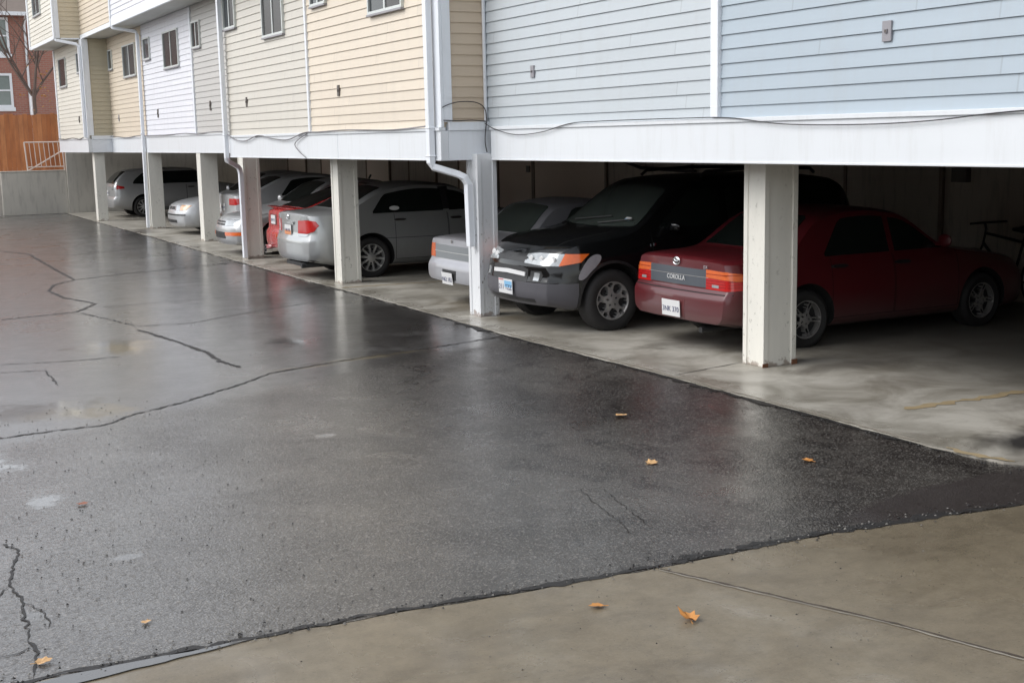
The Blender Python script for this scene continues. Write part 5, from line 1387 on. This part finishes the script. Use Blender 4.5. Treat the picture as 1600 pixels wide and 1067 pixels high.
for sd_ in (-1, 1):
    def P3(y, z, x=0.0): return (x, sd_*y, z)
    dd = (1, -sd_*0.6, 0)
    c.decal([P3(0.44, 0.735), P3(0.70, 0.735, 0.08), P3(0.82, 0.775, 0.16), P3(0.855, 0.86, 0.22), P3(0.83, 0.925, 0.17), P3(0.74, 0.945, 0.08), P3(0.46, 0.93)], dd, 'tail_light', M['red_lamp'], off=0.008, cell=0.04)
    c.decal([P3(0.52, 0.938), P3(0.77, 0.950, 0.08), P3(0.72, 0.995, 0.07), P3(0.54, 1.005)], dd, 'tail_light', M['clear_lamp'], off=0.008, cell=0.04)
    c.decal([P3(0.46, 0.69), P3(0.70, 0.695, 0.08), P3(0.74, 0.73, 0.10), P3(0.46, 0.728)], dd, 'reverse_lamp', M['clear_lamp'], off=0.007, cell=0.04)
c.decal([(0, -0.25, 0.865), (0, 0.25, 0.865), (0, 0.25, 0.905), (0, -0.25, 0.905)], (1, 0, 0), 'plate_lip', silver_warm, off=0.025)
ovals(c, rx(c, 0, 0.975), 0.975, 0.05, 0.034, M['chrome'])
c.plate(rx(c, 0, 0.77, 0.014), 0.775, True, text='748 RVA', ink_size=0.07, mats=('plate_white', 'plate_ink'), band=[('plate_orange', -0.075, -0.01, -0.15, 0.15)])
c.decal([(0, -0.78, 0.30), (0, 0.78, 0.30), (0, 0.78, 0.33), (0, -0.78, 0.33)], (1, 0, 0), 'bumper_valance', M['black_trim'], off=0.004)
mb = MB(); mb.box((0.12, -0.55, 0.21), (0.6, 0.4, 0.27)); mb.tube([(0.06, -0.5, 0.23), (0.6, -0.5, 0.24)], 0.035, 10); mb.build('exhaust_pipe', M['black_trim'], c.root)
c.handle(1.58, 0.895, M['chrome']); c.handle(2.56, 0.885, M['chrome']); c.mirror(3.22, 1.08, silver_warm)
c.decal([(1.52+0.085*math.cos(t), -0.8, 1.075+0.034*math.sin(t)) for t in [2*math.pi*k/14 for k in range(14)]], (0, 1, 0), 'window_sticker', M['cream_cover'], off=0.013)
c.decal([(2.92, -0.8, 1.09), (3.00, -0.8, 1.09), (3.0, -0.8, 1.14), (2.96, -0.8, 1.19), (2.9, -0.8, 1.19)], (0, 1, 0), 'window_sticker', M['cream_cover'], off=0.013)
c.finish()

# ---------- red coupe
sp = sedan(4.40, 1.72, 1.365, 0.985, 0.90, (0.98, 3.55), 0.31, 0.20, 'seven', 0.24, 1.22, 2.2, 3.05, 0.93, 0.70, [(1.45, 2.0, 1.2), (2.01, 3.0, 1.2)])
c = Car(sp, red, (6.86, 21.42, 0.0), False, 'bright red coupe with small rear spoiler and large exhaust tip')
sedan_glass(c, 0.24, 1.22, 2.2, 3.05, 0.93, 0.985, 1.365, 0.90, 1.3, 3.0, wy=0.54, win=[(1.20, 2.86)])
mb = MB(); mb.add([(0.08+0.1*abs(y), y, 0.975) for y in (-0.74, -0.4, 0.4, 0.74)] + [(0.22+0.08*abs(y), y, 0.985) for y in (-0.74, -0.4, 0.4, 0.74)] + [(0.0+0.1*abs(y), y, 1.02) for y in (-0.72, -0.4, 0.4, 0.72)] + [(0.16+0.08*abs(y), y, 1.02) for y in (-0.72, -0.4, 0.4, 0.72)],
   [(0+i, 1+i, 9+i, 8+i) for i in range(3)] + [(8+i, 9+i, 13+i, 12+i) for i in range(3)] + [(4+i, 12+i, 13+i, 5+i) for i in range(3)] + [(0, 8, 12, 4), (3, 7, 15, 11)] + [(i, 4+i, 5+i, 1+i) for i in range(3)])
mb.build('spoiler', red, c.root, bevel=0.01)
c.decal([(0, 0.16, 0.70), (0, 0.56, 0.70), (0, 0.56, 0.88), (0, 0.16, 0.88)], (1, 0, 0), 'plate_recess', paint('red_dark', (0.13, 0.01, 0.01), 0.4), off=0.003)
c.plate(rx(c, 0.36, 0.79, 0.014), 0.79, True, text='IPH 92', ink_size=0.07, w_=0.24, y=0.33)
c.decal([(0, 0.02, 0.49), (0, 0.055, 0.49), (0, 0.055, 0.56), (0, 0.02, 0.56)], (1, 0, 0), 'reflector', M['orange_lamp'], off=0.008)
for yy in (0.50,):
    mb = MB(); n_ = 18; vs = []; fs = []
    for (x_, rr) in ((0.05, 0.07), (-0.06, 0.075), (-0.06, 0.062), (0.15, 0.058)):
        for k in range(n_): vs.append((x_, yy+rr*math.cos(2*math.pi*k/n_), 0.27+rr*math.sin(2*math.pi*k/n_)))
    for j in range(3):
        for k in range(n_): fs.append((j*n_+k, j*n_+(k+1) % n_, (j+1)*n_+(k+1) % n_, (j+1)*n_+k))
    mb.add(vs, fs); mb.tube([(0.05, yy, 0.27), (0.6, yy-.1, 0.28)], 0.06, 14); mb.build('exhaust_pipe', M['chrome'], c.root, smooth=50)
for sd_ in (-1, 1):
    c.decal([(0, sd_*0.60, 0.74), (0.1, sd_*0.82, 0.74), (0.1, sd_*0.80, 0.87), (0, sd_*0.60, 0.88)], (1, -sd_*0.4, 0), 'tail_light', M['red_lamp'], off=0.008)
c.mirror(2.85, 0.98, red); c.finish()

# ---------- silver sedan nose out, amber marker in the bumper
def nose_out(c, L, lampz, amber_bumper=False, grille='split'):
    for sd_ in (-1, 1):
        def P3(y, z, x=L): return (x, sd_*y, z)
        dd = (-1, -sd_*0.5, 0)
        if amber_bumper:
            c.decal([P3(0.30, lampz-0.05), P3(0.30, lampz+0.045), P3(0.62, lampz+0.07, L-.2), P3(0.80, lampz+0.07, L-.45), P3(0.74, lampz-0.05, L-.2)], dd, 'headlight', M['clear_lamp'], off=0.006, cell=0.05)
            c.decal([P3(0.34, 0.385), P3(0.34, 0.455), P3(0.78, 0.465, L-.25), P3(0.78, 0.40, L-.25)], dd, 'turn_signal', M['amber'], off=0.008, cell=0.05)
        else:
            c.decal([P3(0.28, lampz-0.06), P3(0.28, lampz+0.04), P3(0.52, lampz+0.07, L-.1), P3(0.52, lampz-0.06, L-.1)], dd, 'headlight', M['clear_lamp'], off=0.006, cell=0.05)
            c.decal([P3(0.53, lampz-0.06, L-.1), P3(0.53, lampz+0.07, L-.1), P3(0.74, lampz+0.06, L-.4), P3(0.72, lampz-0.05, L-.2)], dd, 'turn_signal', plain('pale_amber', (0.72, 0.42, 0.24), 0.2, coat=0.8), off=0.006, cell=0.05)
        ys = ((0.02, 0.12), (0.14, 0.24)) if grille == 'split' else ((0.015, 0.25),)
        for k, (y0, y1) in enumerate(ys):
            if grille == 'split':
                c.decal([P3(y0, lampz-0.045), P3(y0, lampz+0.03), P3(y1, lampz+0.03), P3(y1, lampz-0.045)], (-1, 0, 0), 'grille', M['black_trim'], off=0.004)
            else:
                for z0 in (lampz-0.05, lampz): c.decal([P3(y0, z0), P3(y0, z0+0.033), P3(y1, z0+0.033), P3(y1, z0)], (-1, 0, 0), 'grille', M['black_trim'], off=0.004)
    if not amber_bumper:
        c.decal([(L, -0.75, 0.475), (L, -0.75, 0.505), (L, 0, 0.505), (L, 0.75, 0.505), (L, 0.75, 0.475), (L, 0, 0.475)], (-1, 0, 0), 'bumper_strip', M['black_trim'], off=0.008)
        c.decal([(L, -0.42, 0.30), (L, -0.42, 0.37), (L, 0.42, 0.37), (L, 0.42, 0.30)], (-1, 0, 0), 'lower_intake', M['black_trim'], off=0.004)
    else:
        c.decal([(L, -0.33, 0.33), (L, -0.33, 0.455), (L, 0.33, 0.455), (L, 0.33, 0.33)], (-1, 0, 0), 'lower_intake', M['black_trim'], off=0.004)
sp = sedan(4.50, 1.72, 1.41, 1.0, 0.93, (0.98, 3.60), 0.305, 0.20, 'seven', 0.62, 1.36, 2.4, 3.15, 0.96, 0.72, [(1.35, 2.25, 1.2), (2.265, 3.2, 1.2)], pcf=0.22)
c = Car(sp, silver, (6.63+4.50, 24.30, 0.0), True, 'silver sedan parked nose out with orange turn signal low in its bumper')
sedan_glass(c, 0.62, 1.36, 2.4, 3.15, 0.96, 1.0, 1.41, 0.93, 1.3, 3.1, win=[(1.25, 2.21), (2.30, 3.05)])
nose_out(c, 4.5, 0.63, True, 'bars'); c.handle(2.4, 0.85, M['chrome']); c.handle(1.5, 0.85, M['chrome']); c.mirror(2.95, 1.01, silver)
mb = MB(); mb.tube([(1.35, 0, 1.36), (1.30, 0, 1.44)], 0.02, 6); mb.build('aerial', M['black_trim'], c.root)
c.finish()

# ---------- silver car with red wrap lamp behind it
sp = sedan(4.45, 1.70, 1.44, 1.05, 0.95, (0.95, 3.55), 0.305, 0.20, 'seven', 0.45, 1.30, 2.4, 3.2, 0.98, 0.74, [(1.35, 2.25, 1.2), (2.265, 3.2, 1.2)])
c = Car(sp, white_silver, (7.66, 27.78, 0.0), False, 'silver car showing only a red tail light between two white columns')
sedan_glass(c, 0.45, 1.30, 2.4, 3.2, 0.98, 1.05, 1.44, 0.95, 1.2, 3.1, win=[(1.15, 3.08)])
for sd_ in (-1, 1):
    def P3(y, z, x=0.0): return (x, sd_*y, z)
    c.decal([P3(0.46, 0.80), P3(0.72, 0.80, 0.1), P3(0.84, 0.84, 0.42), P3(0.84, 0.925, 0.50), P3(0.72, 0.945, 0.1), P3(0.46, 0.94)], (1, -sd_*0.6, 0), 'tail_light', M['red_lamp'], off=0.01, cell=0.05)
c.plate(rx(c, 0, 0.75), 0.75, True, text='604 KLM', ink_size=0.07); c.finish()

# ---------- long silver saloon nose out
sp = sedan(4.80, 1.79, 1.45, 1.03, 0.95, (1.05, 3.80), 0.315, 0.205, 'seven', 0.70, 1.55, 2.5, 3.30, 0.98, 0.74, [(1.45, 2.38, 1.2), (2.395, 3.35, 1.2)], pcf=0.24)
c = Car(sp, white_silver, (7.17+4.80, 30.5, 0.0), True, 'silver saloon parked nose out with black bumper strip and pale amber lamp')
sedan_glass(c, 0.70, 1.55, 2.5, 3.30, 0.98, 1.03, 1.45, 0.95, 1.4, 3.2, win=[(1.38, 3.20)])
nose_out(c, 4.8, 0.65, False, 'split'); c.mirror(3.1, 1.03, white_silver); c.finish()

# ---------- far silver hatchback
sp = sedan(4.40, 1.74, 1.455, 1.0, 0.95, (0.93, 3.55), 0.315, 0.215, 'ten', 0.05, 0.55, 2.45, 3.25, 0.99, 0.76, [(1.30, 2.2, 1.2), (2.215, 3.2, 1.2)])
sp['zc'] = [(0, 0.93), (0.05, 1.03), (0.30, 1.25), (0.55, 1.39), (0.85, 1.43), (1.7, 1.455), (2.45, 1.42), (3.2, 1.0), (3.35, 0.97), (4.0, 0.86), (4.26, 0.78), (4.4, 0.72)]
sp['trunk_x'] = -1
c = Car(sp, silver, (7.36, 39.25, 0.0), False, 'silver hatchback parked nose in at the far end beside the concrete wall')
c.decal([(0.06, -0.62, 1.06), (0.06, 0.62, 1.06), (0.50, 0.50, 1.36), (0.50, -0.50, 1.36)], (1, 0, -0.9), 'rear_window', M['glass'], off=0.004, smooth_corner=1)
c.side([(0.62, 1.0), (1.15, 0.985), (1.15, 1.33), (0.95, 1.31), (0.7, 1.12)], 'side_window', M['glass'], off=0.004, smooth_corner=1)
c.side([(1.22, 0.985), (3.12, 0.985), (2.68, 1.30), (2.5, 1.345), (1.22, 1.345)], 'side_window', M['glass'], off=0.004, smooth_corner=1)
for sd_ in (-1, 1):
    def P3(y, z, x=0.0): return (x, sd_*y, z)
    c.decal([P3(0.56, 0.83), P3(0.78, 0.84, 0.1), P3(0.80, 0.97, 0.15), P3(0.60, 0.96)], (1, -sd_*0.5, 0), 'tail_light', M['clear_lamp'], off=0.008)
    c.decal([P3(0.80, 0.85, 0.15), P3(0.86, 0.87, 0.36), P3(0.84, 0.93, 0.34), P3(0.80, 0.97, 0.15)], (1, -sd_*0.9, 0), 'tail_light', M['red_lamp'], off=0.008, cell=0.05)
c.plate(rx(c, 0, 0.74), 0.74, True, text='385 TWH', ink_size=0.07); c.handle(2.35, 0.86, M['chrome']); c.handle(1.42, 0.87, M['chrome']); c.finish()

# ------------------------------------------------------------------ bicycle at the back wall
bk = empty('bicycle', (12.35, 10.45, 0.0145)); tag(bk, 'dark bicycle standing at the back wall beyond the maroon car', 'bicycle')
fm = plain('bike_frame', (0.03, 0.025, 0.022), 0.4); rb = plain('bike_tyre', (0.02, 0.02, 0.02), 0.7); seatm = plain('saddle_leather', (0.02, 0.02, 0.02), 0.5)
for yy in (0.52, -0.52):
    wh = MB(); wh.tube([(0, yy+0.315*math.cos(t), 0.335+0.315*math.sin(t)) for t in [2*math.pi*k/36 for k in range(37)]], 0.02, 7)
    o = wh.build('wheel', rb, bk, smooth=50)
    spk = MB(); spk.tube([(0, yy+0.30*math.cos(t), 0.335+0.30*math.sin(t)) for t in [2*math.pi*k/36 for k in range(37)]], 0.008, 5)
    for k in range(14):
        t = 2*math.pi*k/14; spk.tube([(0, yy, 0.335), (0, yy+0.30*math.cos(t), 0.335+0.30*math.sin(t))], 0.0014, 4)
    spk.build('rim', M['alloy'], o)
fr = MB(); hd, bb_, st, ra = (0, 0.36, 0.86), (0, -0.06, 0.30), (0, -0.22, 0.80), (0, -0.52, 0.335)
fr.tube([hd, (0, -0.21, 0.78)], 0.017); fr.tube([(0, 0.385, 0.74), bb_], 0.019); fr.tube([bb_, (0, -0.23, 0.86)], 0.016); fr.tube([bb_, ra], 0.011); fr.tube([(0, -0.205, 0.76), ra], 0.010)
fr.tube([(0, 0.345, 0.92), (0, 0.39, 0.72), (0, 0.44, 0.62), (0, 0.52, 0.335)], 0.014); fr.build('frame', fm, bk, smooth=50)
hb = MB(); hb.tube([(-0.31, 0.31, 0.99), (-0.12, 0.37, 0.985), (0.12, 0.37, 0.985), (0.31, 0.31, 0.99)], 0.014); hb.tube([(0, 0.345, 0.90), (0, 0.37, 0.985)], 0.015); hb.build('handlebar', fm, bk, smooth=50)
sd2 = MB(); sd2.tube([(0, -0.05, 0.925), (0, -0.15, 0.93), (0, -0.27, 0.94), (0, -0.32, 0.945)], [0.02, 0.035, 0.07, 0.05], 10); sd2.build('saddle', seatm, bk, smooth=60)
